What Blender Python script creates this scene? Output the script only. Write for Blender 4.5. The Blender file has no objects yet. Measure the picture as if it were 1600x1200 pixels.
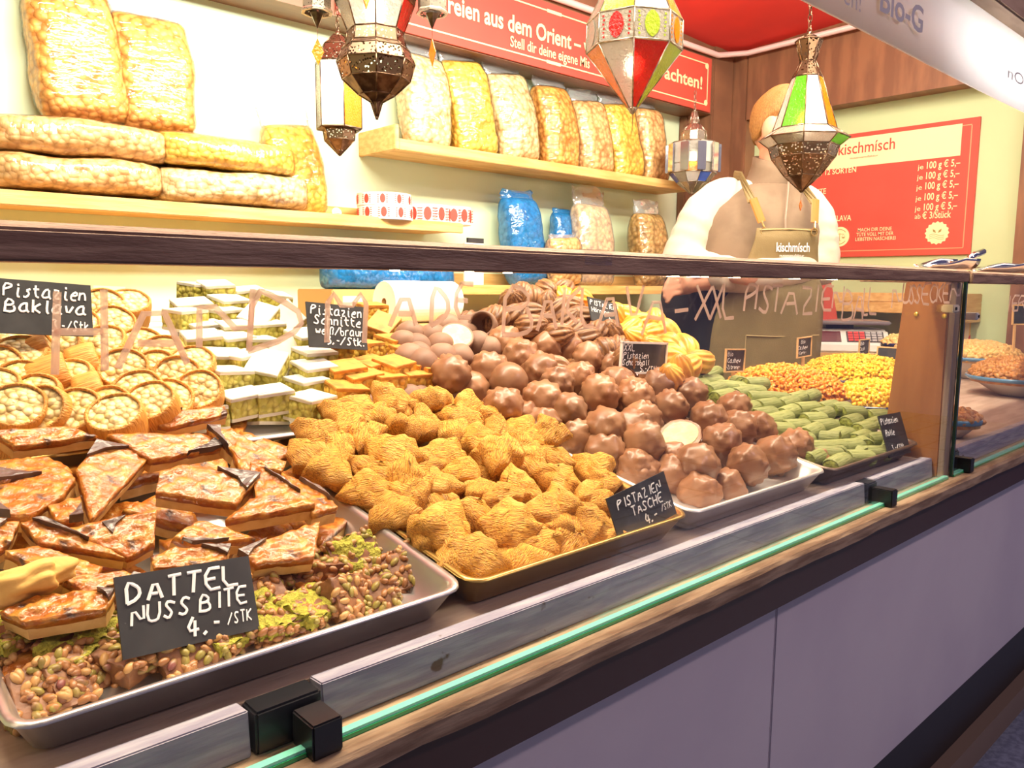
import bpy, bmesh, math, random
from mathutils import Vector as V, Matrix as MX, noise
random.seed(7)
S = bpy.context.scene; COL = S.collection
PI = math.pi
# ---------------------------------------------------------------- camera, world, big lights, exposure
ZC = 1.2                                  # eye height above the street
FPX = 1237.2
yaw, pitch, roll = math.radians(47.4978), math.radians(7.1043), math.radians(.3875)
fw = V((math.cos(yaw)*math.cos(pitch), math.sin(yaw)*math.cos(pitch), -math.sin(pitch)))
rt = fw.cross(V((0, 0, 1))).normalized(); up = rt.cross(fw)
rt, up = rt*math.cos(roll)+up*math.sin(roll), up*math.cos(roll)-rt*math.sin(roll)
EYE = V((0, 0, ZC))
cam = bpy.data.cameras.new('camera'); cam.sensor_width = 36; cam.lens = FPX/1600*36; cam.clip_start = .02
co = bpy.data.objects.new('camera', cam); COL.objects.link(co)
co.matrix_world = MX(((rt.x, up.x, -fw.x, 0), (rt.y, up.y, -fw.y, 0), (rt.z, up.z, -fw.z, ZC), (0, 0, 0, 1)))
S.camera = co
w = bpy.data.worlds.new('evening'); S.world = w; w.use_nodes = True
w.node_tree.nodes['Background'].inputs[0].default_value = (.30, .27, .54, 1)
w.node_tree.nodes['Background'].inputs[1].default_value = .30
S.view_settings.view_transform = 'Standard'; S.view_settings.look = 'None'
S.view_settings.exposure = 0.0; S.view_settings.gamma = 1; S.view_settings.use_curve_mapping = False

def area(name, loc, target, sx, sy, power, col=(1, .86, .66), spread=180):
    l = bpy.data.lights.new(name, 'AREA'); l.shape = 'RECTANGLE'; l.size = sx; l.size_y = sy; l.energy = power; l.color = col
    l.spread = math.radians(spread)
    o = bpy.data.objects.new(name, l); COL.objects.link(o); o.location = loc
    o.rotation_euler = (V(target)-V(loc)).to_track_quat('-Z', 'Y').to_euler(); return o
area('ceiling_strip_light', (1.15, .85, ZC+1.15), (1.15, 1.05, ZC-.3), 2.6, .12, 95, (1, .84, .62))
area('wall_washer', (1.0, 1.35, ZC+1.0), (1.0, 2.45, ZC+.35), 1.6, .12, 50, (1, .93, .78))
area('far_washer', (2.7, 1.2, ZC+1.15), (3.2, 2.2, ZC+.3), .8, .12, 17, (1, .90, .72))
area('street_lamp', (1.9, -1.3, ZC+1.7), (1.6, .5, ZC-.6), .15, .15, 24, (1, .74, .78))
area('awning_lamp', (2.7, .66, ZC+.47), (2.7, .5, ZC+.43), 2.4, .1, 44, (1, .97, .94), 150)

# ---------------------------------------------------------------- helpers
def ray(x, y): return (rt*((x-800)/FPX) - up*((y-600)/FPX) + fw)
def at(x, y, Y=None, X=None, Z=None):
    d = ray(x, y)
    t = Y/d.y if Y is not None else X/d.x if X is not None else (Z-ZC)/d.z
    return EYE+d*t
def onpile(x, y, a, b, Y0):               # the heap's sloping top: height a (below the eye) at depth Y0, rising by b per metre
    d = ray(x, y); t = (a-b*Y0)/(d.z-b*d.y); return EYE+d*t
def wm(o): return wm(o.parent) @ o.matrix_basis if o.parent else o.matrix_basis.copy()
def tag(o, label=None, cat=None, group=None, kind=None):
    for k, v in (('label', label), ('category', cat), ('group', group), ('kind', kind)):
        if v: o[k] = v
    return o
def thing(name, label, cat, loc=(0, 0, 0), group=None, mx=None):
    o = bpy.data.objects.new(name, None); COL.objects.link(o); o.empty_display_size = .02
    if mx is not None: o.matrix_basis = mx
    else: o.location = loc
    return tag(o, label, cat, group)
def frame(z, x=(1, 0, 0), loc=(0, 0, 0)):      # rotation whose local Z is z and whose local X is close to x
    z = V(z).normalized(); x = V(x); x = (x-z*x.dot(z)).normalized(); y = z.cross(x)
    return MX.Translation(V(loc)) @ MX((x, y, z)).transposed().to_4x4()
class MB:
    def __init__(s): s.v = []; s.f = []; s.m = []; s.mi = 0
    def add(s, vs, fs, mx=None):
        n = len(s.v); s.v += [mx @ V(p) for p in vs] if mx is not None else [V(p) for p in vs]
        s.f += [tuple(i+n for i in f) for f in fs]; s.m += [s.mi]*len(fs); return s
    def box(s, c, d, mx=None):
        x, y, z = c; a, b, h = d[0]/2, d[1]/2, d[2]/2
        return s.add([(x+i*a, y+j*b, z+k*h) for i in (-1, 1) for j in (-1, 1) for k in (-1, 1)],
                     [(0, 1, 3, 2), (4, 6, 7, 5), (0, 4, 5, 1), (2, 3, 7, 6), (0, 2, 6, 4), (1, 5, 7, 3)], mx)
    def lim(s, x0, x1, y0, y1, z0, z1): return s.box(((x0+x1)/2, (y0+y1)/2, (z0+z1)/2), (x1-x0, y1-y0, z1-z0))
    def rings(s, rr, caps=(True, True), mx=None, closed=True):
        n = len(rr[0]); vs = [p for r in rr for p in r]; fs = []
        for i in range(len(rr)-1):
            for j in range(n if closed else n-1):
                k = (j+1) % n; fs.append((i*n+j, i*n+k, (i+1)*n+k, (i+1)*n+j))
        if caps[0]: fs.append(tuple(range(n))[::-1])
        if caps[1]: fs.append(tuple(range((len(rr)-1)*n, len(rr)*n)))
        return s.add(vs, fs, mx)
    def lathe(s, prof, n=24, mx=None, caps=(True, True), ph=0):
        return s.rings([[(r*math.cos(ph+2*PI*j/n), r*math.sin(ph+2*PI*j/n), z) for j in range(n)] for r, z in prof], caps, mx)
    def tube(s, pts, r, n=6, mx=None, flat=None):
        pts = [V(p) for p in pts]; rr = []
        for i, p in enumerate(pts):
            d = (pts[min(i+1, len(pts)-1)]-pts[max(i-1, 0)])
            if d.length < 1e-9: d = V((0, 0, 1))
            d.normalize(); a = V((0, 1, 0)) if flat is None else V(flat)
            if abs(d.dot(a)) > .95: a = V((1, 0, 0))
            u = d.cross(a).normalized(); w_ = u.cross(d); q = r[i] if isinstance(r, (list, tuple)) else r
            rr.append([p+u*q*math.cos(2*PI*j/n)+w_*q*(.25 if flat is not None else 1)*math.sin(2*PI*j/n) for j in range(n)])
        return s.rings(rr, (True, True), mx)
    def prism(s, poly, z0, z1, mx=None):
        return s.rings([[(x, y, z0) for x, y in poly], [(x, y, z1) for x, y in poly]], (True, True), mx)
    def ball(s, c, r, mx=None, n=10, m=6):
        r = r if isinstance(r, (tuple, list)) else (r, r, r); rr = []
        for i in range(m+1):
            t = PI*i/m; q = max(math.sin(t), .02)
            rr.append([(c[0]+r[0]*q*math.cos(2*PI*j/n), c[1]+r[1]*q*math.sin(2*PI*j/n), c[2]-r[2]*math.cos(t)) for j in range(n)])
        return s.rings(rr, (True, True), mx)
    def build(s, name, mats, parent=None, world=False, smooth=False, bevel=0, centre=False, sub=0):
        mats = mats if isinstance(mats, (list, tuple)) else [mats]
        vs = s.v; o_loc = None
        if world and parent is not None:
            inv = wm(parent).inverted(); vs = [inv @ p for p in vs]
        elif parent is None and (world or centre):
            xs = [p.x for p in vs]; ys = [p.y for p in vs]; o_loc = V(((min(xs)+max(xs))/2, (min(ys)+max(ys))/2, min(p.z for p in vs)))
            vs = [p-o_loc for p in vs]
        me = bpy.data.meshes.new(name); me.from_pydata([tuple(p) for p in vs], [], s.f)
        for m in mats: me.materials.append(m)
        me.polygons.foreach_set('material_index', s.m)
        bm = bmesh.new(); bm.from_mesh(me); bmesh.ops.recalc_face_normals(bm, faces=bm.faces)
        if bevel: 
            bmesh.ops.bevel(bm, geom=[e for e in bm.edges if len(e.link_faces) == 2 and e.calc_face_angle(0) > .6], offset=bevel, segments=2, affect='EDGES', clamp_overlap=True)
        bm.to_mesh(me); bm.free()
        if smooth: me.polygons.foreach_set('use_smooth', [True]*len(me.polygons))
        o = bpy.data.objects.new(name, me); COL.objects.link(o); o.parent = parent
        if o_loc is not None: o.location = o_loc
        if sub:
            md = o.modifiers.new('s', 'SUBSURF'); md.levels = md.render_levels = sub
        return o
def struct(o): o['kind'] = 'structure'; return o
def kids(o): return [c for c in ALLK.get(o.name, [])]
ALLK = {}
def copy_tree(o, parent=None):
    c = o.copy(); COL.objects.link(c); c.parent = parent
    for ch in list(o.children): copy_tree(ch, c)
    return c
class Kind:                                  # prototypes with their parts; each placed one is the prototype itself or a copy of it
    def __init__(s, protos): s.p = protos; s.used = [False]*len(protos); s.i = 0
    def put(s, mx, which=None, name=None):
        k = (s.i if which is None else which) % len(s.p); s.i += 1
        if s.used[k]: o = copy_tree(s.p[k])
        else: o = s.p[k]; s.used[k] = True
        o.matrix_basis = mx; return o
    def done(s):
        for u, o in zip(s.used, s.p):
            if not u:
                for c in list(o.children): bpy.data.objects.remove(c)
                bpy.data.objects.remove(o)
ORD = 'first second third fourth fifth sixth seventh eighth ninth tenth eleventh twelfth thirteenth fourteenth fifteenth sixteenth'.split()
def name_rows(items, rows, fmt, group, cat, rowfmt=None):
    """items: (object, look). Rows are counted from the front rim, places along a row from the street end at the caramel triangles."""
    it = sorted(items, key=lambda t: t[0].matrix_basis.translation.y)
    per = math.ceil(len(it)/rows)
    for r in range(rows):
        row = sorted(it[r*per:(r+1)*per], key=lambda t: t[0].matrix_basis.translation.x)
        for k, (o, look) in enumerate(row):
            tag(o, fmt.format(look=look, k=ORD[k], r='front' if r == 0 else ORD[r]), cat, group)

# ---------------------------------------------------------------- materials
def nt(name):
    m = bpy.data.materials.new(name); m.use_nodes = True; t = m.node_tree; return m, t, t.nodes['Principled BSDF']
def mat(name, c, rough=.5, metal=0, c2=None, sc=20, lo=.4, hi=.6, tex='noise', st=(1, 1, 1), bump=0, bsc=None, btex=None, bst=None, coat=0, rnd=0, sss=0, c3=None, sc3=8, lo3=.5, hi3=.6, r3=None, emit=0, trans=0, spec=None):
    m, t, b = nt(name); N, L = t.nodes, t.links
    def tx(kind, scale, stretch):
        tc = N.new('ShaderNodeTexCoord'); mp = N.new('ShaderNodeMapping'); mp.inputs['Scale'].default_value = stretch
        L.new(tc.outputs['Object'], mp.inputs[0])
        if kind == 'voronoi': n = N.new('ShaderNodeTexVoronoi'); out = 'Distance'
        elif kind == 'crack': n = N.new('ShaderNodeTexVoronoi'); n.feature = 'DISTANCE_TO_EDGE'; out = 'Distance'
        elif kind == 'cells': n = N.new('ShaderNodeTexVoronoi'); out = 'Color'
        elif kind == 'wave': n = N.new('ShaderNodeTexWave'); n.inputs['Distortion'].default_value = 4; n.inputs['Detail'].default_value = 2; out = 'Fac'
        else: n = N.new('ShaderNodeTexNoise'); n.inputs['Detail'].default_value = 4; out = 'Fac'
        n.inputs['Scale'].default_value = scale; L.new(mp.outputs[0], n.inputs['Vector']); return n.outputs[out]
    def mixc(fac, a, bb):
        x = N.new('ShaderNodeMix'); x.data_type = 'RGBA'
        L.new(fac, x.inputs[0])
        for i, v in ((6, a), (7, bb)):
            if hasattr(v, 'is_linked'): L.new(v, x.inputs[i])
            else: x.inputs[i].default_value = (*v, 1)
        return x.outputs[2]
    def ramp(f, l, h):
        r = N.new('ShaderNodeMapRange'); r.inputs[1].default_value = l; r.inputs[2].default_value = h; L.new(f, r.inputs[0]); return r.outputs[0]
    colr = c
    if c2 is not None:
        colr = mixc(ramp(tx(tex, sc, st), lo, hi), c, c2)
    if c3 is not None:
        f3 = ramp(tx('noise', sc3, (1, 1, 1)), lo3, hi3); colr = mixc(f3, colr, c3)
        if r3 is not None:
            rr = N.new('ShaderNodeMapRange'); rr.inputs[3].default_value = rough; rr.inputs[4].default_value = r3; L.new(f3, rr.inputs[0]); L.new(rr.outputs[0], b.inputs['Roughness'])
    if rnd:
        oi = N.new('ShaderNodeObjectInfo'); hs = N.new('ShaderNodeHueSaturation')
        mr = N.new('ShaderNodeMapRange'); mr.inputs[3].default_value = 1-rnd; mr.inputs[4].default_value = 1+rnd; L.new(oi.outputs['Random'], mr.inputs[0]); L.new(mr.outputs[0], hs.inputs['Value'])
        if hasattr(colr, 'is_linked'): L.new(colr, hs.inputs['Color'])
        else: hs.inputs['Color'].default_value = (*colr, 1)
        colr = hs.outputs[0]
    if hasattr(colr, 'is_linked'): L.new(colr, b.inputs['Base Color'])
    else: b.inputs['Base Color'].default_value = (*colr, 1)
    if r3 is None: b.inputs['Roughness'].default_value = rough
    b.inputs['Metallic'].default_value = metal
    b.inputs['Coat Weight'].default_value = coat; b.inputs['Coat Roughness'].default_value = .15
    if spec is not None: b.inputs['Specular IOR Level'].default_value = spec
    if sss:
        b.inputs['Subsurface Weight'].default_value = sss; b.inputs['Subsurface Scale'].default_value = .004
    if trans: b.inputs['Transmission Weight'].default_value = trans
    if emit:
        b.inputs['Emission Strength'].default_value = emit
        if hasattr(colr, 'is_linked'): L.new(colr, b.inputs['Emission Color'])
        else: b.inputs['Emission Color'].default_value = (*colr, 1)
    if bump:
        bp = N.new('ShaderNodeBump'); bp.inputs['Distance'].default_value = abs(bump); bp.inputs['Strength'].default_value = 1; bp.invert = bump < 0
        L.new(tx(btex or tex, bsc or sc, bst or st), bp.inputs['Height']); L.new(bp.outputs[0], b.inputs['Normal'])
    return m
def clear(name, tint=(1, 1, 1), gloss=.12, rough=.05, bump=0, bsc=40, st=(1, 1, 1), body=0, bcol=(1, 1, 1), fres=True, top=None):
    m, t, b = nt(name); N, L = t.nodes, t.links; N.remove(b); out = N['Material Output']
    tr = N.new('ShaderNodeBsdfTransparent'); tr.inputs[0].default_value = (*tint, 1)
    gl = N.new('ShaderNodeBsdfGlossy'); gl.inputs['Roughness'].default_value = rough
    lw = N.new('ShaderNodeLayerWeight'); lw.inputs[0].default_value = .2
    mr = N.new('ShaderNodeMapRange'); mr.inputs[3].default_value = gloss; mr.inputs[4].default_value = min(1, gloss+.6) if top is None else top; L.new(lw.outputs['Fresnel' if fres else 'Facing'], mr.inputs[0])
    if bump:
        tc = N.new('ShaderNodeTexCoord'); mp = N.new('ShaderNodeMapping'); mp.inputs['Scale'].default_value = st; L.new(tc.outputs['Object'], mp.inputs[0])
        n = N.new('ShaderNodeTexNoise'); n.inputs['Scale'].default_value = bsc; n.inputs['Detail'].default_value = 3; L.new(mp.outputs[0], n.inputs['Vector'])
        bp = N.new('ShaderNodeBump'); bp.inputs['Distance'].default_value = bump; L.new(n.outputs[0], bp.inputs['Height'])
        L.new(bp.outputs[0], gl.inputs['Normal'])
    mx = N.new('ShaderNodeMixShader'); L.new(mr.outputs[0], mx.inputs[0]); L.new(tr.outputs[0], mx.inputs[1]); L.new(gl.outputs[0], mx.inputs[2]); res = mx
    if body:
        df = N.new('ShaderNodeBsdfDiffuse'); df.inputs[0].default_value = (*bcol, 1)
        m2 = N.new('ShaderNodeMixShader'); m2.inputs[0].default_value = body; L.new(mx.outputs[0], m2.inputs[1]); L.new(df.outputs[0], m2.inputs[2]); res = m2
    L.new(res.outputs[0], out.inputs[0]); return m
def pierced(name, c, sc=150, thr=.35):
    m = mat(name, c, .32, .9); t = m.node_tree; N, L = t.nodes, t.links; b = N['Principled BSDF']
    tc = N.new('ShaderNodeTexCoord'); n = N.new('ShaderNodeTexVoronoi'); n.inputs['Scale'].default_value = sc; L.new(tc.outputs['Object'], n.inputs['Vector'])
    g = N.new('ShaderNodeMath'); g.operation = 'GREATER_THAN'; g.inputs[1].default_value = thr; L.new(n.outputs['Distance'], g.inputs[0]); L.new(g.outputs[0], b.inputs['Alpha'])
    return m
WOOD = mat('pale_wood', (.62, .36, .11), .5, c2=(.75, .48, .18), sc=3, st=(2, 12, 25), bump=.0006, bsc=8, bst=(3, 20, 40))
SILL = mat('rough_sill_wood', (.40, .27, .16), .7, c2=(.22, .13, .07), sc=6, st=(2, 14, 14), bump=.003, bsc=18, bst=(1, 6, 6))
GREYWOOD = mat('weathered_board', (.40, .38, .44), .6, c2=(.27, .25, .33), sc=5, st=(2.5, 14, 22), bump=.001, bsc=10, bst=(3, 20, 30), c3=(.12, .07, .05), sc3=22, lo3=.70, hi3=.73)
DARKRAIL = mat('dark_rail_wood', (.25, .135, .075), .5, c2=(.40, .24, .14), sc=6, st=(2, 30, 30), bump=.0012, bsc=14, bst=(6, 40, 40))
BROWN = mat('brown_beam', (.17, .075, .040), .5, c2=(.24, .11, .055), sc=3, st=(1, 6, 1.2), bump=.0004, bsc=6, bst=(1, 20, 1))
DKBROWN = mat('dark_brown_board', (.055, .022, .018), .45)
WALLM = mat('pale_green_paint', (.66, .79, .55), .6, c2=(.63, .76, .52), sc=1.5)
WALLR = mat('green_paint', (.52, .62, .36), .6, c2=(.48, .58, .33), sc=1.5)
REDCLOTH = mat('red_ceiling_cloth', (.70, .035, .025), .7, c2=(.58, .03, .025), sc=2)
PANEL = mat('painted_front_panel', (.62, .56, .58), .55, c2=(.56, .50, .54), sc=2.5)
PAVE = mat('paving', (.30, .33, .42), .7, c2=(.20, .22, .29), sc=60, bump=.002)
GREENEDGE = mat('green_glass_edge', (.02, .42, .12), .15, coat=1)
MINT = mat('mint_edge_glow', (.30, .95, .72), .15, coat=1)  # light guided along the pane's edge, painted in as a bright mint colour
GLASS = clear('guard_glass', (.99, .995, .99), .004, .02, top=.25)
CHALKG = clear('faded_chalk_marker', (1, .97, .95), 0, .5, body=.55, bcol=(.50, .42, .37), top=0)
_t = CHALKG.node_tree; _d = [n for n in _t.nodes if n.type == 'BSDF_DIFFUSE'][0]; _tr = _t.nodes.new('ShaderNodeBsdfTranslucent'); _tr.inputs[0].default_value = (.46, .38, .34, 1)
_a = _t.nodes.new('ShaderNodeAddShader'); _l = _d.outputs[0].links[0].to_socket; _t.links.new(_d.outputs[0], _a.inputs[0]); _t.links.new(_tr.outputs[0], _a.inputs[1]); _t.links.new(_a.outputs[0], _l)
BLACK = mat('black_plastic', (.008, .008, .011), .35)
ALU = mat('aluminium', (.62, .61, .60), .32, .9, bump=.0004, bsc=40, c2=(.50, .50, .50), sc=9)
WHITETRAY = mat('pale_metal', (.70, .68, .66), .4, .7)
BRASS = mat('brass_tray_metal', (.55, .36, .10), .3, .85, c2=(.42, .27, .07), sc=8)
DARKTRAY = mat('dark_tray_metal', (.17, .12, .09), .4, .7)
CHALKB = mat('chalkboard', (.020, .020, .022), .5, c2=(.05, .05, .052), sc=30, lo=.3, hi=.8, c3=(.35, .35, .33), sc3=160, lo3=.74, hi3=.80)
CHALK = mat('white_marker', (.92, .92, .92), .7)
SIGNWOOD = mat('sign_frame_wood', (.72, .45, .20), .6)
SIGNWHITE = mat('sign_frame_white', (.85, .82, .75), .6)
METALO = mat('antique_lantern_metal', (.22, .14, .085), .33, .9, c2=(.10, .06, .04), sc=50, bump=.0006, bsc=90)
METALS = mat('silvery_lantern_metal', (.55, .50, .42), .3, .9, c2=(.28, .24, .18), sc=60, bump=.0006, bsc=90)
PIERCE = pierced('pierced_lantern_metal', (.20, .13, .08))
PIERCES = pierced('pierced_silver_metal', (.50, .45, .36), 210, .28)
def lglass(n, c, e=.0): return mat(n, c, .18, bump=.002, bsc=160, trans=.55, spec=.6, emit=e)
G = {k: lglass(k+'_lantern_glass', v) for k, v in dict(white=(.84, .84, .80), amber=(.95, .30, .006), green=(.14, .66, .02), red=(.66, .012, .008), clear=(.42, .40, .33), lime=(.45, .62, .03), blue=(.08, .2, .75)).items()}
BULB = mat('lit_bulb', (1, .86, .62), .4, emit=28)
FILM = clear('plastic_film', (.99, .98, .96), .10, .10, bump=.012, bsc=14, st=(1, 1, 3.0))
FILMB = clear('blue_plastic_film', (.25, .62, .95), .16, .10, bump=.012, bsc=16, st=(1, 1, 2.0), body=.25, bcol=(.02, .30, .75))
FILMC = clear('loose_plastic_film', (.93, .97, 1), .14, .12, bump=.01, bsc=24, body=.12, bcol=(.9, .95, 1))
def nutmat(n, c, c2): return mat(n, c, .45, c2=c2, sc=50, lo=.35, hi=.75, tex='voronoi', bump=-.010, bsc=50, btex='voronoi', c3=tuple(min(1, x*1.25) for x in c), sc3=30, lo3=.5, hi3=.7)
NUTS = dict(orange=nutmat('bagged_orange_nuts', (.88, .46, .12), (.50, .20, .04)), tan=nutmat('bagged_tan_nuts', (.84, .55, .25), (.50, .26, .09)), yellow=nutmat('bagged_yellow_nuts', (.95, .62, .12), (.60, .32, .04)),
            pale=nutmat('bagged_pale_nuts', (.84, .66, .38), (.52, .34, .15)), brown=nutmat('bagged_brown_nuts', (.55, .36, .14), (.28, .16, .05)), blue=nutmat('nuts_in_blue_bag', (.30, .55, .60), (.12, .25, .32)))
RED = mat('red_print', (.50, .062, .042), .55, c2=(.54, .075, .05), sc=2)
CREAM = mat('cream_print', (.90, .74, .42), .6)
REDINK = mat('red_ink', (.55, .06, .04), .6)
PAPER = mat('white_paper', (.88, .87, .84), .8)
CARD = mat('cardboard', (.62, .38, .15), .8)

# ---------------------------------------------------------------- writing
GL = {'A': '00 26 40|12 32', 'B': '00 06 35 33 03|33 41 30 00', 'C': '45 26 04 02 20 41', 'D': '00 06 25 43 31 00', 'E': '46 06 00 40|03 33', 'F': '46 06 00|03 33', 'G': '45 26 04 02 20 41 43 23', 'H': '00 06|40 46|03 43', 'I': '20 26', 'K': '00 06|46 03 40', 'L': '06 00 40', 'M': '00 06 23 46 40', 'N': '00 06 40 46', 'O': '20 02 04 26 44 42 20', 'P': '00 06 36 45 34 03', 'R': '00 06 36 45 34 03|23 40', 'S': '45 26 15 14 32 31 20 01', 'T': '06 46|26 20', 'U': '06 01 20 41 46', 'V': '06 20 46', 'X': '00 46|06 40', 'Z': '06 46 00 40',
      'a': '34 14 02 01 10 31|34 31 40', 'b': '06 00 30 32 23 03', 'c': '34 13 01 10 30', 'd': '34 13 01 10 31|36 31 40', 'e': '02 32 34 13 01 10 30', 'h': '06 00|03 24 33 30', 'i': '14 10 20|15 16', 'k': '06 00|34 02 30', 'l': '16 11 20', 'm': '00 04|03 14 20|23 34 40', 'n': '00 04|03 24 33 30', 'o': '14 02 10 31 33 14', 'r': '04 00|02 14 34', 's': '34 13 32 20 00', 't': '16 11 30|04 34', 'u': '04 01 10 31|34 30', 'v': '04 10 34', 'w': '04 10 23 30 44', 'y': '04 12|34 00', 'z': '04 34 00 30', 'w': '04 10 23 30 44', 'ß': '00 05 26 34 23 32 20',
      'ö': '14 02 10 31 33 14|05 06|35 36', '3': '06 36 14 33 31 10 00', '4': '26 02 42|35 30', '5': '46 06 03 33 41 20 00', '-': '13 33', ',': '11 00', '.': '10 11', '/': '00 46', ' ': ''}
def smooth_pts(pts):
    if len(pts) < 3: return pts
    out = [pts[0]]
    for i in range(len(pts)-1):
        a, b = V(pts[i]), V(pts[i+1]); out += [tuple(a.lerp(b, .3)), tuple(a.lerp(b, .7))]
    return out+[pts[-1]]
def strokes(mb, text, size, r, x=0, y=0, mx=None, wob=.25):
    for ch in text:
        g = GL.get(ch, '')
        wmax = 0
        for st in [q for q in g.split('|') if q]:
            pts = [(int(p[0]), int(p[1])) for p in st.split()]; wmax = max(wmax, max(p[0] for p in pts))
            pts = [((p[0]+random.uniform(-wob, wob))*size/6, (p[1]+random.uniform(-wob, wob))*size/6) for p in pts]
            pts = smooth_pts([(x+a+b*.12, y+b) for a, b in pts])
            mb.tube([(a, b, 0) for a, b in pts], r, 5, mx, flat=(0, 0, 1))
        x += (wmax+1.5 if g else 2.6)*size/6
    return x
def strwidth(text, size):
    x = 0
    for ch in text:
        g = GL.get(ch, ''); wmax = max([int(p[0]) for st in g.split('|') for p in st.split()] or [1.1]); x += (wmax+1.5 if g else 2.6)*size/6
    return x
def printed(text, mx, material, parent, name='lettering', width=None, height=None, bold=.0, align='LEFT', ext=.0006):
    cu = bpy.data.curves.new('txt', 'FONT'); cu.body = text; cu.size = 1; cu.offset = bold; cu.extrude = 0; cu.align_x = align; cu.resolution_u = 3
    o = bpy.data.objects.new('txt', cu); COL.objects.link(o); dg = bpy.context.evaluated_depsgraph_get(); dg.update()
    me = bpy.data.meshes.new_from_object(o.evaluated_get(dg)); bpy.data.objects.remove(o); bpy.data.curves.remove(cu)
    xs = [v.co.x for v in me.vertices]; wd = max(xs)-min(xs); s = width/wd if width else height/.72; sy = (height/.72) if height else s
    inv = wm(parent).inverted() if parent is not None else MX()
    me.transform(inv @ mx @ MX.Translation((0, 0, ext)) @ MX.Diagonal((s, sy, 1, 1)))
    me.materials.clear(); me.materials.append(material); me.name = name
    q = bpy.data.objects.new(name, me); COL.objects.link(q); q.parent = parent; return q
def plate_frame(tl, tr, bl):      # a board from three of its corners: local x to the right, y up, z out of the face
    tl, tr, bl = V(tl), V(tr), V(bl); x = (tr-tl); y = tl-bl; wd, h = x.length, y.length
    x.normalize(); y = (y-x*y.dot(x)).normalized(); z = x.cross(y); c = (tr+bl)/2
    return MX.Translation(c) @ MX((x, y, z)).transposed().to_4x4(), wd, h

# ================================================================ the setting
XR, YB = 3.70, 2.45
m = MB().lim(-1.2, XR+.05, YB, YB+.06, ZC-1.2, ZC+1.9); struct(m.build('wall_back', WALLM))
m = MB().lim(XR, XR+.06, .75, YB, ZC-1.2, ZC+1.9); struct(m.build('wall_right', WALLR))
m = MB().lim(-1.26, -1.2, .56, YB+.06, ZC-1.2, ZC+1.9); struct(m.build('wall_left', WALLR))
m = MB(); nx, ny = 14, 10; vs = []
for i in range(nx+1):
    for j in range(ny+1):
        u, v_ = i/nx, j/ny; vs.append((-1.2+(XR+1.25)*u, .45+2.0*v_, ZC+1.14+.62*(1-v_**1.4)*min(1, (1-u)/.40)**.8+.03*(1-v_)*math.sin(v_*7+u*9)))
m.add(vs, [(i*(ny+1)+j, (i+1)*(ny+1)+j, (i+1)*(ny+1)+j+1, i*(ny+1)+j+1) for i in range(nx) for j in range(ny)])
struct(m.build('ceiling', REDCLOTH, smooth=True))
m = MB().lim(-1.5, 8, -6, 3, -.06, 0); fl = m.build('floor_street', PAVE); struct(fl)
m = MB()
for i in range(14): m.lim(-1.5, 8, -3+i*.3, -2.992+i*.3, 0, .002)
for i in range(16): m.lim(-1.5+i*.6, -1.492+i*.6, -3, .4, 0, .002)
struct(m.build('trim_1', mat('paving_joint', (.03, .03, .04), .9)))
m = MB().lim(-1.2, XR, .9, YB, .0, .08); struct(m.build('floor_stall', mat('stall_floor', (.12, .08, .05), .7, c2=(.08, .05, .03), sc=4)))
# beams, corner post, pipe
ZB = ZC+.838
m = MB().lim(-1.2, 3.43, 2.31, YB, ZB, ZC+1.22); struct(m.build('beam_back', BROWN))
m = MB().lim(3.60, XR, .75, 2.218, ZC+.823, ZC+1.18); struct(m.build('beam_right', BROWN))
m = MB().lim(3.43, 3.60, 2.30, YB, 0.08, ZC+1.2); m.lim(3.602, XR, 2.222, YB, .08, ZC+1.19); m.lim(3.36, 3.43, 2.40, YB, .08, ZB); struct(m.build('pillar_corner', BROWN, bevel=.006))
m = MB().lim(3.66, XR, .93, 1.02, .08, ZC+.83); struct(m.build('trim_2', BROWN, bevel=.004))
PIPE = mat('pale_pipe', (.70, .48, .46), .4)
m = MB(); m.tube([(-1.1, 2.29, ZC+1.115), (3.44, 2.29, ZC+1.115), (3.56, 2.2, ZC+1.13), (3.56, .8, ZC+1.15)], .014, 8); struct(m.build('trim_3', PIPE, smooth=True))
m = MB()
m.tube([(2.2, .7, ZC+1.45), (3.5, 1.55, ZC+1.17)], .022, 8); struct(m.build('trim_4', mat('grey_brace', (.45, .42, .38), .5), smooth=True))

# counter
t = thing('market_counter', 'long market stall counter with pale front panels, dark board and rough wooden sill', 'counter', (1.5, .9, 0))
m = MB().lim(-.6, 1.045, .56, .58, ZC-.895, ZC-.435); m.build('front_panel', PANEL, t, True, bevel=.002)
m = MB().lim(1.048, 3.69, .56, .58, ZC-.895, ZC-.435); m.build('front_panel', PANEL, t, True, bevel=.002)
m = MB().lim(-.6, 3.69, .585, .62, .0, ZC-.89); m.build('plinth', BLACK, t, True)
m = MB().lim(-.6, 3.69, .555, .585, .06, .13); m.build('plinth_strip', mat('plinth_wood', (.22, .15, .10), .6), t, True)
m = MB().lim(-.6, 3.69, .523, .56, ZC-.442, ZC-.384); m.build('dark_board', DKBROWN, t, True, bevel=.002)
m = MB(); vs = []
n = 120
for i in range(n+1):
    x = -.6+4.29*i/n; j1 = .0035*noise.noise((x*9, 0, 0)); j2 = .0035*noise.noise((x*13, 3, 0))
    vs.append([(x, .575, ZC-.384), (x, .506+j1, ZC-.384+j2), (x, .504+j1*.5, ZC-.366+j2*.5), (x, .508, ZC-.3615), (x, .575, ZC-.3615)])
m.rings(vs, closed=True); m.build('sill_plank', SILL, t, True)
CTOP = mat('greyed_counter_wood', (.40, .29, .22), .6, c2=(.50, .38, .30), sc=4, st=(2, 12, 12), bump=.0006, bsc=8, bst=(3, 25, 25))
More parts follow.
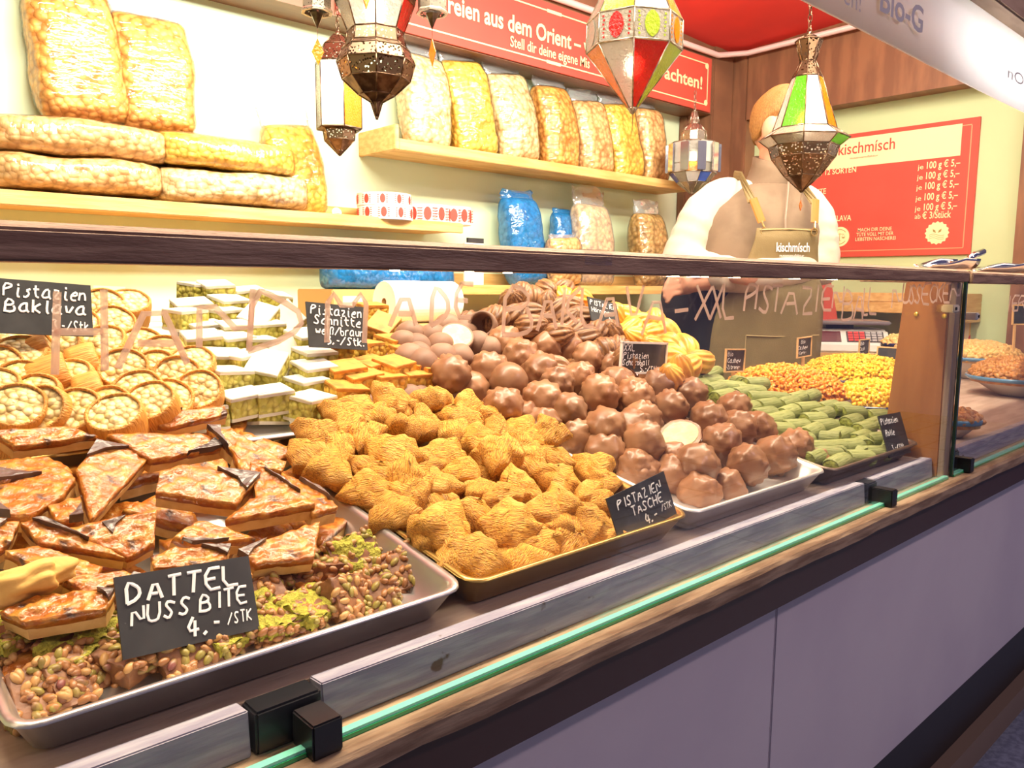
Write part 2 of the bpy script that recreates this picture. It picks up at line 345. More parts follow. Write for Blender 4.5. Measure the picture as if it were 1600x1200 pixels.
for xa, xb, yb in ((-.6, 1.62, 1.285), (1.62, 2.72, 1.17), (2.72, 3.69, 1.22)):
    m = MB().lim(xa, xb, .578, yb, ZC-.352, ZC-.330); m.build('counter_top', CTOP, t, True, bevel=.001)
    m = MB().lim(xa+.002, xb-.002, .62, yb-.015, .08, ZC-.352); m.build('carcass', DKBROWN, t, True)
# weathered upstand, cut by slots for the clamps
SLOT = [.272, 1.335, 1.70]
def upstand(x0, x1):
    m = MB(); m.rings([[(x, .553, ZC-.3615), (x, .577, ZC-.3615), (x, .577, ZC-.326), (x, .556, ZC-.3245)] for x in (x0, x1)])
    return m.build('upstand_board', GREYWOOD, t, True, bevel=.0012)
for x0, x1 in ((-.6, .238), (.300, 1.312), (1.352, 1.608), (1.745, 3.69)): upstand(x0, x1)
# display riser under the back trays
t = thing('display_riser', 'sloping wooden riser carrying the back row of trays', 'riser', (.8, 1.2, ZC-.33))
m = MB(); m.rings([[(x, .99, ZC-.329), (x, 1.28, ZC-.329), (x, 1.28, ZC-.19), (x, .99, ZC-.284)] for x in (-.5, 1.58)]); m.build('slope', WOOD, t, True)

# glass guard
def pane(x0, x1, label):
    t = thing('glass_guard', label, 'glass guard', ((x0+x1)/2, .53, ZC-.3615))
    m = MB().lim(x0, x1, .526, .534, ZC-.355, ZC+.016); m.build('pane', GLASS, t, True)
    m = MB().lim(x0, x1, .525, .535, ZC-.3615, ZC-.3578); m.build('lower_edge', GREENEDGE, t, True)
    m = MB().lim(x0, x1, .5262, .5338, ZC-.3578, ZC-.355); m.build('edge_glow', MINT, t, True)
    return t
g1 = pane(-.6, 1.612, 'clear glass guard with faded handwriting in front of the pastry trays')
g2 = pane(1.642, 3.69, 'clear glass guard in front of the nut bowls beyond the partition')
m = MB().lim(1.636, 1.642, .527, .533, ZC-.36, ZC+.03); m.build('side_edge', mat('dark_glass_edge', (.01, .05, .03), .1, coat=1), g2, True)
GT = [('H', 88, 452, 165, 580), ('A', 188, 452, 295, 575), ('N', 312, 452, 395, 540), ('D', 392, 447, 478, 545), ('M', 512, 447, 570, 535), ('A', 612, 450, 655, 510), ('D', 675, 447, 704, 510), ('E', 714, 443, 738, 495), ('B', 790, 443, 835, 522), ('A', 842, 452, 872, 515), ('K', 880, 450, 905, 505), ('L', 910, 448, 930, 508), ('A', 938, 447, 970, 512), ('V', 978, 446, 1004, 512), ('A', 1008, 450, 1043, 520), ('-', 1045, 470, 1085, 500), ('X', 1088, 447, 1112, 500), ('X', 1112, 448, 1128, 498), ('L', 1131, 443, 1150, 496), ('P', 1165, 445, 1182, 486), ('I', 1172, 445, 1192, 484), ('S', 1188, 445, 1206, 490), ('T', 1206, 445, 1222, 488), ('A', 1222, 445, 1250, 490), ('Z', 1252, 450, 1272, 490), ('I', 1268, 446, 1288, 487), ('E', 1285, 447, 1301, 485), ('N', 1303, 447, 1318, 482), ('B', 1318, 450, 1335, 500), ('A', 1336, 450, 1350, 500), ('L', 1350, 450, 1358, 492), ('L', 1358, 450, 1371, 490), ('N', 1395, 443, 1410, 482), ('U', 1411, 445, 1422, 474), ('S', 1422, 445, 1431, 475), ('S', 1431, 445, 1440, 475), ('E', 1441, 443, 1454, 475), ('C', 1454, 443, 1464, 473), ('K', 1465, 443, 1473, 472), ('E', 1474, 443, 1485, 473), ('N', 1487, 443, 1501, 470)]
def glassword(lst, parent):
    m = MB()
    for ch, x0, y0, x1, y1 in lst:
        a, b = at(x0, (y0+y1)/2, Y=.534), at(x1, (y0+y1)/2, Y=.534); zt, zb = at((x0+x1)/2, y0, Y=.534).z, at((x0+x1)/2, y1, Y=.534).z
        mw = 4 if ch != 'I' else 4
        for st in GL[ch].split('|'):
            pts = smooth_pts([((int(p[0])+random.uniform(-.2, .2))/mw, (int(p[1])+random.uniform(-.2, .2))/6) for p in st.split()])
            m.tube([(a.x+(b.x-a.x)*(u-.06+.12*w_), .5345, zb+(zt-zb)*w_) for u, w_ in pts], .0023, 6, None, flat=(0, 1, 0))
    return m.build('handwriting', CHALKG, parent, True)
glassword(GT, g1)
glassword([('I', 1572, 462, 1584, 486), ('E', 1582, 462, 1592, 486), ('R', 1592, 462, 1604, 486)], g2)
# rail + LED strip
t = thing('guard_rail', 'dark brown wooden rail along the top of the glass over the pastries', 'rail', (.5, .55, ZC+.012))
m = MB(); m.rings([[(x, .520, ZC+.0115), (x, .556, ZC+.0115), (x, .556, ZC+.022), (x, .590, ZC+.022), (x, .590, ZC+.030), (x, .583, ZC+.0345), (x, .527, ZC+.0345), (x, .520, ZC+.030)] for x in (-.6, 1.625)]); m.build('beam', DARKRAIL, t, True, bevel=.0015)
m = MB().lim(-.6, 1.6, .560, .572, ZC+.0185, ZC+.0215); led = m.build('led_strip', mat('led_strip_light', (1, .78, .50), .4, emit=16), t, True); led['label'] = 'lit warm strip light'
for px in (612, 728, 788, 1050, 1081, 1096, 1146, 1240, 1299):
    q = at(px, 433, Y=.535); mm = MB(); mm.lim(q.x-.0025, q.x+.0025, .527, .534, ZC+.0105, ZC+.0117); mm.build('led_point', bpy.data.materials['led_strip_light'], t, True)
t = thing('guard_rail', 'dark brown wooden rail along the glass over the nut bowls', 'rail', (2.5, .55, ZC+.012))
m = MB(); m.rings([[(x, .520, ZC+.0095), (x, .556, ZC+.0095), (x, .556, ZC+.020), (x, .590, ZC+.020), (x, .590, ZC+.028), (x, .583, ZC+.0325), (x, .527, ZC+.0325), (x, .520, ZC+.028)] for x in (1.642, 3.69)]); m.build('beam', DARKRAIL, t, True, bevel=.0015)
m = MB().lim(1.66, 3.68, .560, .572, ZC+.0165, ZC+.0195); m.build('led_strip', bpy.data.materials['led_strip_light'], t, True)
# partition
ORW = mat('orange_partition_wood', (.30, .115, .028), .4, c2=(.38, .16, .045), sc=3, st=(10, 6, 1.2), bump=.0004, bsc=8, bst=(20, 12, 1), coat=.2)
t = thing('partition_board', 'orange brown wooden partition board between pastry trays and nut bowls', 'partition', (1.62, .6, ZC-.36))
m = MB(); m.rings([[(x, .545, ZC-.3615), (x, .655, ZC-.3615), (x, .628, ZC+.0115), (x, .548, ZC+.0115)] for x in (1.611, 1.632)]); m.build('board', ORW, t, True, bevel=.002)
m = MB().lim(1.611, 1.642, .535, .546, ZC-.3615, ZC+.0115); m.build('front_batten', mat('batten', (.24, .17, .12), .5, c2=(.34, .25, .18), sc=4, st=(20, 20, 2)), t, True, bevel=.001)
for k, (px, py) in enumerate(((1432, 491), (1476, 494))):
    p = at(px, py, X=1.610); m = MB(); m.lathe([(.0022, 0), (.0045, .001), (.0045, .002), (.002, .003)], 12, frame((-1, 0, 0), (0, 1, 0), p)); m.build('screw_cup', mat('brass_screw', (.8, .6, .1), .3, .8), t, True, smooth=True)
for (px, py, l) in ((1485, 482, 'pale glass clip on the partition, street side of the glass joint'), (1519, 494, 'grey glass clip on the far pane beside the partition')):
    p = at(px, py, Y=.53); dx = .03 if px < 1500 else .016
    q = thing('glass_clip', l, 'clip', p)
    m = MB().box(p, (dx, .022, .014)); m.build('block', mat('clip_plastic', (.72, .62, .44) if px < 1500 else (.6, .6, .6), .35), q, True, bevel=.002)
    m = MB(); m.lathe([(.003, 0), (.003, .002), (.0015, .002)], 10, frame((0, -1, 0), (1, 0, 0), p+V((-.006 if px < 1500 else 0, -.011, 0)))); m.build('screw', BLACK, q, True)
# black clamps
for k, (x0, x1, lab) in enumerate(((.240, .298, 'black glass clamp in the slot below the nut bite tray'), (1.315, 1.35, 'black glass clamp in the slot below the green roll tray'), (1.66, 1.74, 'black glass clamp beside the partition under the nut bowls'))):
    q = thing('glass_clamp', lab, 'clamp', ((x0+x1)/2, .55, ZC-.3615))
    m = MB().lim(x0+.001, x1-.001, .550, .576, ZC-.3612, ZC-.326); m.build('slot_block', BLACK, q, True, bevel=.002)
    xm = x0+(x1-x0)*(.73 if k == 0 else .55); hw = .013 if k == 0 else .011
    m = MB().lim(xm-hw, xm+hw, .514, .548, ZC-.3612, ZC-.3325); m.build('jaw', BLACK, q, True, bevel=.0015)

# ================================================================ trays
def tray(x0, x1, y0, z0, depth, slope, wall, material, label, back=None):
    """open metal tray: lip front edge at (y0,z0), rising by slope, floor lower by wall"""
    th = math.atan(slope); mx = MX.Translation((x0, y0, z0)) @ MX.Rotation(th, 4, 'X')
    W, D = x1-x0, depth
    def rr(a, z, r):
        pts = []
        for cx, cy, p0 in ((W-a-r, D-a-r, 0), (a+r, D-a-r, 90), (a+r, a+r, 180), (W-a-r, a+r, 270)):
            for k in range(5):
                q = math.radians(p0+22.5*k); pts.append((cx+r*math.cos(q), cy+r*math.sin(q), z))
        return pts
    o = thing('baking_tray', label, 'tray', mx=mx)
    m = MB(); m.rings([rr(.0, -.0015, .022), rr(.001, .001, .022), rr(.006, .0005, .02), rr(.010, -.004, .018), rr(.020, -wall, .012)], (False, True)); m.build('pan', material, o, smooth=True)
    m = MB(); m.rings([rr(.0, -.0015, .022), rr(.004, -.004, .02), rr(.019, -wall-.002, .012)], (False, True)); m.build('shell', material, o, smooth=True)
    o['w'] = W; return o
TS = .185
tray(.085, .475, .58, ZC-.295, .46, TS, .034, ALU, 'silver tray in front holding caramel nut triangles and date nut bites')
tray(.480, .852, .58, ZC-.295, .45, TS, .034, BRASS, 'golden brass tray heaped with shredded pastry pockets')
tray(.856, 1.232, .58, ZC-.295, .44, TS, .034, WHITETRAY, 'pale metal tray piled with knobbly chocolate balls')
tray(1.238, 1.602, .575, ZC-.297, .46, TS, .032, DARKTRAY, 'dark brown tray stacked with green pistachio rolls')
tray(-.12, .275, .97, ZC-.190, .36, .40, .03, BRASS, 'back tray holding baklava roll slices')
tray(.285, .60, .955, ZC-.198, .37, .40, .016, WHITETRAY, 'thin white tray under the white and brown pistachio slices')
tray(.63, 1.0, 1.03, ZC-.205, .25, .45, .03, ALU, 'back tray with bright inner wall behind the smooth truffles')
tray(1.02, 1.56, 1.06, ZC-.215, .26, .35, .03, ALU, 'back tray carrying brown and yellow croissants')

# ================================================================ pastries
def rnd(a, b): return random.uniform(a, b)
def ico(sub, r):
    bm = bmesh.new(); bmesh.ops.create_icosphere(bm, subdivisions=sub, radius=r)
    vs = [v.co.copy() for v in bm.verts]; fs = [tuple(v.index for v in f.verts) for f in bm.faces]; bm.free(); return vs, fs
def rmx(loc, s=1, tilt=None):
    e = MX.Rotation(rnd(0, 6.28), 4, 'Z') @ MX.Rotation(rnd(0, 6.28) if tilt is None else rnd(-tilt, tilt), 4, 'X') @ MX.Rotation(rnd(0, 6.28) if tilt is None else rnd(-tilt, tilt), 4, 'Y')
    return MX.Translation(loc) @ e @ MX.Scale(s, 4)
PILE = (-.288, .40, .64)                   # common top of the display: height below the eye at a depth, and its slope
PN = V((0, -.37, .93)).normalized()
def spot(px, py, dz=0, b=None):
    return onpile(px, py, PILE[0]+dz, PILE[1] if b is None else b, PILE[2])

# --- chocolate balls
CHOC = mat('milk_chocolate', (.25, .108, .045), .40, c2=(.31, .148, .07), sc=25, bump=.0005, bsc=70, rnd=.15, coat=.08, spec=.5)
CREAMF = mat('pistachio_cream', (.72, .66, .38), .6, c2=(.62, .56, .28), sc=90, bump=.001)
vs0, fs0 = ico(4, 1)
def chocball(i):
    dirs = []
    while len(dirs) < 34:
        d = V((rnd(-1, 1), rnd(-1, 1), rnd(-1, 1))).normalized()
        if all((d-e[0]).length > .36 for e in dirs) or random.random() < .04: dirs.append((d, rnd(.20, .27), rnd(.08, .15)))
    vs = []
    for v in vs0:
        h = .89+.06*noise.noise(v*1.4+V((i*7, 0, 0)))+.012*noise.noise(v*8); g = 0
        for d, w_, a in dirs:
            g = max(g, a*max(0, 1-((v-d).length/w_)**2))
        vs.append(v*(h+g)*.0365)
    m = MB().add(vs, fs0); return m.build('chocolate_ball', CHOC, smooth=True)
KC = Kind([chocball(i) for i in range(6)])
balls = [(839,522),(852,541),(888,544),(925,534),(789,539),(813,558),(920,560),(958,572),(705,585),(765,580),(845,580),(905,592),(937,616),(736,609),(787,635),(848,628),(888,645),(823,655),(847,667),(946,669),(900,686),(990,621),(944,708),(987,672),(994,625),(1030,603),(1048,637),(1079,616),(1107,656),(1147,640),(1005,693),(1002,656),(993,730),(1088,727),(1128,693),(1153,671),(1168,727),(1211,711),(1242,699),(1184,671),(1273,727),(1091,773),(1134,764),(1051,745),(965,600),(870,600)]
it = []
for px, py in balls:
    low = (px, py) in ((1091,773),(1134,764),(1051,745),(993,730),(944,708),(900,686),(823,655),(847,667),(736,609),(1273,727))
    p = spot(px, py, -.028 if low else .0)
    it.append((KC.put(rmx(p, rnd(.93, 1.06))), 'low set' if low else 'plump'))
name_rows(it, 6, '{look} knobbly milk chocolate ball, {k} from the golden tray, {r} row from the rim', 'chocolate balls piled on the pale tray', 'chocolate')
for px, py, r_ in ((794, 597, .034),):
    o = MB().add([v*(.98+.03*noise.noise(v*2)) *r_ for v in vs0], fs0).build('chocolate_ball', CHOC, smooth=True); o.matrix_basis = rmx(spot(px, py, .0)); tag(o, 'smooth round chocolate ball without knobs near the brown slices', 'chocolate', 'chocolate balls piled on the pale tray')
# a ball cut in half
t = thing('halved_chocolate_ball', 'halved chocolate ball showing its pale pistachio cream, among whole balls', 'chocolate', mx=frame((-.45, -.42, .8), (1, 0, 0), spot(1062, 682, .004)))
m = MB().add([V((v.x*1.15, v.y*.9, min(v.z, .12)))*.036*(.95+.10*noise.noise(v*3)) for v in vs0], fs0); m.build('shell', CHOC, t, smooth=True)
m = MB().lathe([(.004, .0046), (.03, .0046), (.029, .0052), (.003, .0058)], 20); o = m.build('cream_filling', CREAMF, t); o.scale = (1.12, .84, 1)
# an empty shell
t = thing('open_chocolate_shell', 'broken open hollow chocolate shell beside the sign on a stick', 'chocolate', mx=frame((-.3, -.8, .5), (1, 0, 0), spot(975, 597, .0)))
m = MB(); m.lathe([(.034*math.cos(a), .034*math.sin(a)) for a in [x*PI/16 for x in range(0, -8, -1)]]+[(.029*math.cos(a), .029*math.sin(a)) for a in [x*PI/16 for x in range(-7, 1)]], 22, caps=(False, False)); m.build('shell', CHOC, t, smooth=True)
# filler layer below
def filler(kind, xs, ys, step, dz, label, group, cat, s=1, tilt=None, jit=.3, b=.40):
    x = xs[0]; row = 0
    y = ys[0]
    while y < ys[1]:
        x = xs[0]+(step/2 if row % 2 else 0)
        while x < xs[1]:
            z = max(ZC+PILE[0]+dz+b*(y-PILE[2]), ZC-.295+.185*(y-.58)-.012)
            o = kind.put(rmx((x+rnd(-jit, jit)*step, y+rnd(-jit, jit)*step, z+rnd(-.006, .006)), s, tilt)); tag(o, label, cat, group); x += step
        y += step; row += 1
filler(KC, (.92, 1.20), (.73, 1.10), .072, -.055, 'chocolate ball mostly buried under the others on the pale tray', 'chocolate balls piled on the pale tray', 'chocolate')
filler(KC, (.66, .86), (.99, 1.12), .072, -.055, 'chocolate ball mostly buried behind the brown slices', 'chocolate balls piled on the pale tray', 'chocolate')
KC.done()
# --- smooth truffles
TRUF = mat('dusted_truffle', (.21, .105, .062), .6, c2=(.27, .145, .09), sc=14, bump=.0003, bsc=60, rnd=.12)
KT = Kind([MB().add([v*(.97+.05*noise.noise(v*1.3+V((i*9, 0, 0)))) *.026 for v in vs0], fs0).build('truffle', TRUF, smooth=True) for i in range(3)])
it = []
for px, py in ((640,524),(630,539),(651,543),(676,529),(688,541),(746,539),(654,556),(718,560),(661,570),(787,519),(765,546),(700,512),(725,520),(770,500),(690,560),(640,560)):
    it.append((KT.put(rmx(spot(px, py, -.006), rnd(.95, 1.1))), 'smooth'))
name_rows(it, 3, '{look} dusty brown truffle, {k} from the brown slices, {r} row of the back tray', 'smooth truffles in the back tray', 'truffle')
t = thing('halved_truffle', 'halved truffle with pale green cut face on the truffle heap', 'truffle', mx=frame((-.35, -.62, .70), (1, 0, .3), spot(713, 527, .012)))
m = MB().add([V((v.x, v.y, min(v.z, .15)))*.031 for v in vs0], fs0); m.build('shell', TRUF, t, smooth=True)
m = MB().lathe([(.003, .0048), (.0275, .0048), (.026, .0056), (.003, .006)], 22); m.build('cream_filling', CREAMF, t)
t = thing('open_truffle_tube', 'large broken truffle with hollow dark opening above the truffle heap', 'truffle', mx=frame((-.70, -.62, .25), (0, 0, 1), spot(755, 510, .014)))
m = MB(); m.lathe([(.012, -.05), (.024, -.044), (.029, -.02), (.028, .012), (.025, .024), (.020, .022), (.021, .005), (.012, -.012), (.003, -.014)], 22); m.build('shell', TRUF, t, smooth=True)
filler(KT, (.64, .92), (1.02, 1.24), .052, -.045, 'brown truffle mostly buried under the others in the back tray', 'smooth truffles in the back tray', 'truffle')
KT.done()

# --- shredded pastry pockets
KATA = mat('shredded_pastry', (.80, .40, .05), .6, c2=(.46, .17, .018), sc=44, st=(1, 13, 13), lo=.42, hi=.66, bump=.0045, bsc=48, bst=(1.1, 13, 13), c3=(.80, .46, .10), sc3=26, lo3=.54, hi3=.70, rnd=.12)
def pocket(i):
    shape = [(3, 1.0), (3, .85), (4, .8), (3, 1.15), (4, .65), (3, .95), (4, .9)][i]
    n, asp = shape; m = MB(); rings = []
    K = 48; Hh = .019
    def outline(th):
        a = 2*PI/n; q = math.cos(a/2)/math.cos((th % a)-a/2); return .66*q+.30 if n == 3 else .78*q+.18
    for k in range(11):
        u = -1+2*k/10; z = Hh*u; q = max((1-abs(u)**3)**.5, .42)
        rings.append([(.043*q*outline(2*PI*j/K)*math.cos(2*PI*j/K)*(1+.05*noise.noise((j*.3, i, u))), .043*asp*q*outline(2*PI*j/K)*math.sin(2*PI*j/K), z*(1+.30*noise.noise((math.cos(j*.131)*1.5, math.sin(j*.131)*1.5, i*3)))+.006*noise.noise((math.cos(j*.131)*q*2, math.sin(j*.131)*q*2, i*5+7))) for j in range(K)])
    m.rings(rings)
    for f_ in range(1): pass
    vs = []
    for v in m.v:
        vs.append(v+V((noise.noise(v*60+V((i, 0, 0))), noise.noise(v*60+V((0, i, 9))), noise.noise(v*60+V((5, i, 0)))))*.0035)
    m.v = vs
    o = m.build('pastry_pocket', KATA, smooth=True); return o
KP = Kind([pocket(i) for i in range(7)])
pk = [(610,626,1),(626,638,0),(673,625,1),(590,650,0),(544,669,0),(494,682,0),(483,715,0),(527,702,0),(571,683,0),(629,669,1),(670,666,0),(717,655,1),(706,677,0),(618,710,2),(695,715,2),(577,737,0),(574,768,0),(615,803,1),(634,748,1),(640,776,0),(659,729,0),(681,759,1),(722,740,0),(684,792,0),(695,828,2),(744,809,1),(711,878,0),(753,875,2),(750,770,0),(761,718,0),(744,688,0),(516,735,0),(667,847,0),(767,654,0),(727,660,1),(811,672,0),(858,678,2),(782,709,2),(832,707,0),(869,720,0),(924,733,1),(874,751,0),(806,767,1),(832,730,0),(929,783,1),(869,791,1),(785,783,0),(848,809,1),(798,825,2),(924,820,2),(903,859,1),(950,845,0),(822,877,1),(848,854,1),(780,683,0),(843,691,0),(732,636,0),(942,756,0),(655,640,0),(700,640,0),(600,745,0),(530,650,0),(560,640,0),(890,830,0)]
it = []
for px, py, c in pk:
    p = spot(px, py, -.012+.007*c+rnd(-.008, .008)); p.y = max(p.y, .628)
    tl = rnd(.35, .9) if c < 2 else .35
    nrm = (PN+V((rnd(-tl, tl)-.08, rnd(-tl, tl)-.18, 0))).normalized()
    look = 'flat lying' if nrm.dot(PN) > .93 else 'tilted'
    it.append((KP.put(frame(nrm, (math.cos(px*.7), math.sin(px*.7), 0), p) @ MX.Scale(rnd(.80, .92)*(1+.09*c), 4)), look))
name_rows(it, 7, '{look} golden shredded pastry pocket, {k} from the silver tray, {r} row from the rim', 'shredded pastry pockets in the golden tray', 'pastry')
filler(KP, (.53, .81), (.67, 1.02), .07, -.056, 'golden pastry pocket mostly buried under the others in the golden tray', 'shredded pastry pockets in the golden tray', 'pastry', .84, .5)
KP.done()

# --- baklava roll slices
WRAP = mat('thread_pastry_wrap', (.74, .36, .07), .5, c2=(.50, .20, .03), sc=30, st=(12, 12, 1.5), lo=.3, hi=.75, bump=.0022, bsc=34, bst=(14, 14, 1.5), rnd=.1)
NUTF = mat('packed_pistachio', (.90, .72, .34), .5, c2=(.42, .27, .08), sc=115, tex='voronoi', lo=.42, hi=.72, bump=-.005, bsc=115, btex='voronoi', c3=(.80, .66, .20), sc3=60, lo3=.5, hi3=.65)
def brol(i):
    r, h = .031, [.034, .040, .030, .046][i]; o = thing('baklava_roll', '', 'baklava')
    prof = [(r*.84, -h/2), (r*.97, -h/2+.002), (r*1.0, -h/4), (r*1.01, h/4), (r*.97, h/2-.001), (r*.88, h/2+.001), (r*.84, h/2-.002)]
    m = MB(); m.rings([[(q*math.cos(2*PI*j/32)*(1+.05*noise.noise((math.cos(j*.196)*1.5+i*5, math.sin(j*.196)*1.5, 0))), q*.93*math.sin(2*PI*j/32)*(1+.05*noise.noise((math.cos(j*.196)*1.5, math.sin(j*.196)*1.5, 4+i))), z) for j in range(32)] for q, z in prof], (False, False)); m.build('wrap', WRAP, o, smooth=True)
    for s in (1, -1):
        m = MB(); m.rings([[(q*r*math.cos(2*PI*j/24), q*r*.93*math.sin(2*PI*j/24), s*(h/2+d)+.0015*noise.noise((q*9+j*.5, i*5, s))) for j in range(24)] for q, d in ((.90, -.003), (.6, -.001), (.3, .0005), (.05, .0005))], (False, True)); m.build('nut_filling', NUTF, o, smooth=True)
    return o
KB = Kind([brol(i) for i in range(4)])
bk = [(93,543),(165,547),(219,546),(32,568),(133,574),(192,584),(32,603),(80,595),(243,584),(277,594),(144,621),(219,622),(312,616),(27,646),(120,648),(184,662),(72,645),(160,486),(175,511),(200,487),(16,538),(256,562),(261,630),(240,640),(171,645),(60,560),(110,600),(300,580),(-5,580),(-10,620),(55,625),(60,520),(120,515)]
it = []
for i, (px, py) in enumerate(bk):
    side = (px, py) in ((144,621),(60,560),(133,574),(80,595))
    up_ = V((-.35+rnd(-.3, .3), -.75+rnd(-.2, .2), .62+rnd(-.2, .35))) if not side else V((rnd(.4, .9), -.2, .25))
    it.append((KB.put(frame(up_, (1, 0, 0), spot(px, py, .0))), 'sideways lying' if side else 'upright' if up_.z > .75 else 'tilted'))
name_rows(it, 5, '{look} baklava roll slice, {k} from the stall end, {r} row behind the triangles', 'baklava roll slices in the back tray', 'baklava')
filler(KB, (-.08, .24), (1.0, 1.28), .066, -.045, 'baklava roll slice mostly buried under the others in the back tray', 'baklava roll slices in the back tray', 'baklava', 1, .5)
KB.done()

# --- white and brown pistachio slices
GRN = mat('green_pistachio_filling', (.66, .60, .14), .5, c2=(.30, .24, .03), sc=105, tex='voronoi', lo=.40, hi=.70, bump=-.005, bsc=105, btex='voronoi', c3=(.50, .46, .08), sc3=70, lo3=.5, hi3=.6)
GLD = mat('golden_pistachio_filling', (.88, .52, .08), .5, c2=(.40, .18, .02), sc=105, tex='voronoi', lo=.40, hi=.70, bump=-.005, bsc=105, btex='voronoi', c3=(.75, .50, .08), sc3=70, lo3=.5, hi3=.6)
WHT = mat('white_icing_layer', (.64, .61, .51), .55, c2=(.60, .55, .42), sc=30, bump=.0004)
BRN = mat('baked_golden_layer', (.60, .27, .04), .55, c2=(.44, .16, .022), sc=45, bump=.0012, bsc=90)
def slicep(nm, fill, layer, i):
    o = thing(nm, '', 'pastry'); w_, d, h = .051+.003*(i % 3), .045+.003*(i % 2), .032+.003*(i % 2)
    def lump(z0, z1, s, jj):
        m = MB(); K = 12; rr = []
        for z in (z0, z0+(z1-z0)*.5, z1):
            ring = []
            for a in range(4):
                for k in range(K//4+2):
                    f = k/(K//4+2); c0 = [(-1, -1), (1, -1), (1, 1), (-1, 1)][a]; c1 = [(1, -1), (1, 1), (-1, 1), (-1, -1)][a]
                    x = (c0[0]+(c1[0]-c0[0])*f)*w_/2*s; y = (c0[1]+(c1[1]-c0[1])*f)*d/2*s
                    q = 1+jj*noise.noise((x*90+i*3, y*90, z*200)); ring.append((x*q, y*q, z))
            rr.append(ring)
        m.rings(rr); return m
    lump(.004, h-.004, .985, .06).build('nut_filling', fill, o)
    a = lump(0, .0045, 1.0, .02).build('layer', layer, o); a = lump(h-.0055, h, 1.0, .02).build('layer', layer, o, bevel=.0008)
    return o
KW = Kind([slicep('white_pistachio_slice', GRN, WHT, i) for i in range(3)]); KG = Kind([slicep('brown_pistachio_slice', GLD, BRN, i) for i in range(3)])
wh = [(337,470,0),(310,474,0),(355,493,0),(387,478,0),(447,509,2),(408,530,0),(321,535,0),(360,556,0),(400,558,0),(436,560,2),(476,551,0),(489,577,0),(381,585,0),(418,592,1),(350,582,0),(478,623,0),(489,602,0),(379,648,0),(423,642,0),(484,655,0),(352,611,0),(316,553,0),(405,514,1),(371,535,0),(425,485,0),(350,515,0),(300,500,0),(290,515,0)]
br = [(578,501,0),(597,526,1),(526,563,0),(568,563,0),(612,557,0),(536,600,0),(578,592,0),(612,595,0),(657,590,0),(636,571,0),(536,636,0),(562,612,0),(600,615,0),(640,610,0),(675,600,0)]
for K_, lst, nm, ref in ((KW, wh, 'white iced', 'white'), (KG, br, 'golden brown', 'brown')):
    it = []
    for px, py, c in lst:
        p = spot(px, py, -.034+rnd(-.008, .010))
        nrm = (PN*.40+V((rnd(-.10, .10), rnd(-.10, .06), .55))).normalized() if c == 0 else V((rnd(-.5, .1), -.8, .45)) if c == 2 else V((-.25, -.5, .8))
        a = rnd(-.25, .25)+(.6 if c else .12)
        it.append((K_.put(frame(nrm, (math.cos(a), math.sin(a), 0), p)), 'tilted' if c else 'level'))
    name_rows(it, 5 if K_ is KW else 4, '{look} '+nm+' pistachio slice, {k} from the baklava rolls, {r} row from the rim', nm+' pistachio slices behind the front trays', 'pastry')
filler(KW, (.33, .56), (1.02, 1.26), .07, -.060, 'white iced slice mostly buried under the others', 'white iced pistachio slices behind the front trays', 'pastry', 1, .15, .1)
filler(KG, (.58, .76), (1.0, 1.14), .07, -.062, 'golden brown slice mostly buried under the others', 'golden brown pistachio slices behind the front trays', 'pastry', 1, .15, .1)
KW.done(); KG.done()

# --- caramel nut triangles
SHORT = mat('shortbread_base', (.72, .47, .18), .7, c2=(.62, .37, .12), sc=60, bump=.0012, bsc=90)
CARA = mat('caramel_nut_topping', (.37, .105, .010), .33, c2=(.58, .27, .05), sc=75, lo=.44, hi=.64, bump=.0045, bsc=85, coat=.25, c3=(.09, .035, .018), sc3=32, lo3=.60, hi3=.66)
DIP = mat('dark_chocolate_dip', (.13, .09, .08), .34, c2=(.07, .042, .036), sc=20, bump=.0012, bsc=40, coat=.2)
def subdiv(poly, cuts, mx=None):
    bm = bmesh.new(); f = bm.faces.new([bm.verts.new(p) for p in poly]); bmesh.ops.triangulate(bm, faces=[f])
    for _ in range(cuts): bmesh.ops.subdivide_edges(bm, edges=bm.edges[:], cuts=1, use_grid_fill=True); bmesh.ops.triangulate(bm, faces=bm.faces[:])
    return bm
def slab(poly, th, bot, name, material, parent, amp, seed, cuts=4, shr=1.0):
    """a slab whose top follows poly (local, z=0): subdivided, rough, extruded down to bot"""
    c = sum((V(p) for p in poly), V())/len(poly)
    bm = subdiv([c+(V(p)-c)*shr for p in poly], cuts)
    bound = set(e for e in bm.edges if len(e.link_faces) == 1); bv = set(v for e in bound for v in e.verts)
    ext = bmesh.ops.extrude_face_region(bm, geom=bm.faces[:])
    low = [v for v in ext['geom'] if isinstance(v, bmesh.types.BMVert)]
    for v in low: v.co.z -= bot-th
    for v in bm.verts:
        q = v.co*70+V((seed*11, 0, 0)); s = V((noise.noise(q), noise.noise(q+V((9, 0, 0))), 0))*amp*.8
        v.co += s
    for v in bm.verts:
        if v not in low: v.co.z += th*0+amp*(noise.noise(v.co*110+V((seed, 3, 0)))+.6*noise.noise(v.co*240+V((seed, 3, 5))))
        v.co.z -= th
    bmesh.ops.recalc_face_normals(bm, faces=bm.faces)
    me = bpy.data.meshes.new(name); bm.to_mesh(me); bm.free(); me.materials.append(material)
    me.polygons.foreach_set('use_smooth', [amp > .001]*len(me.polygons))
    o = bpy.data.objects.new(name, me); COL.objects.link(o); o.parent = parent; return o
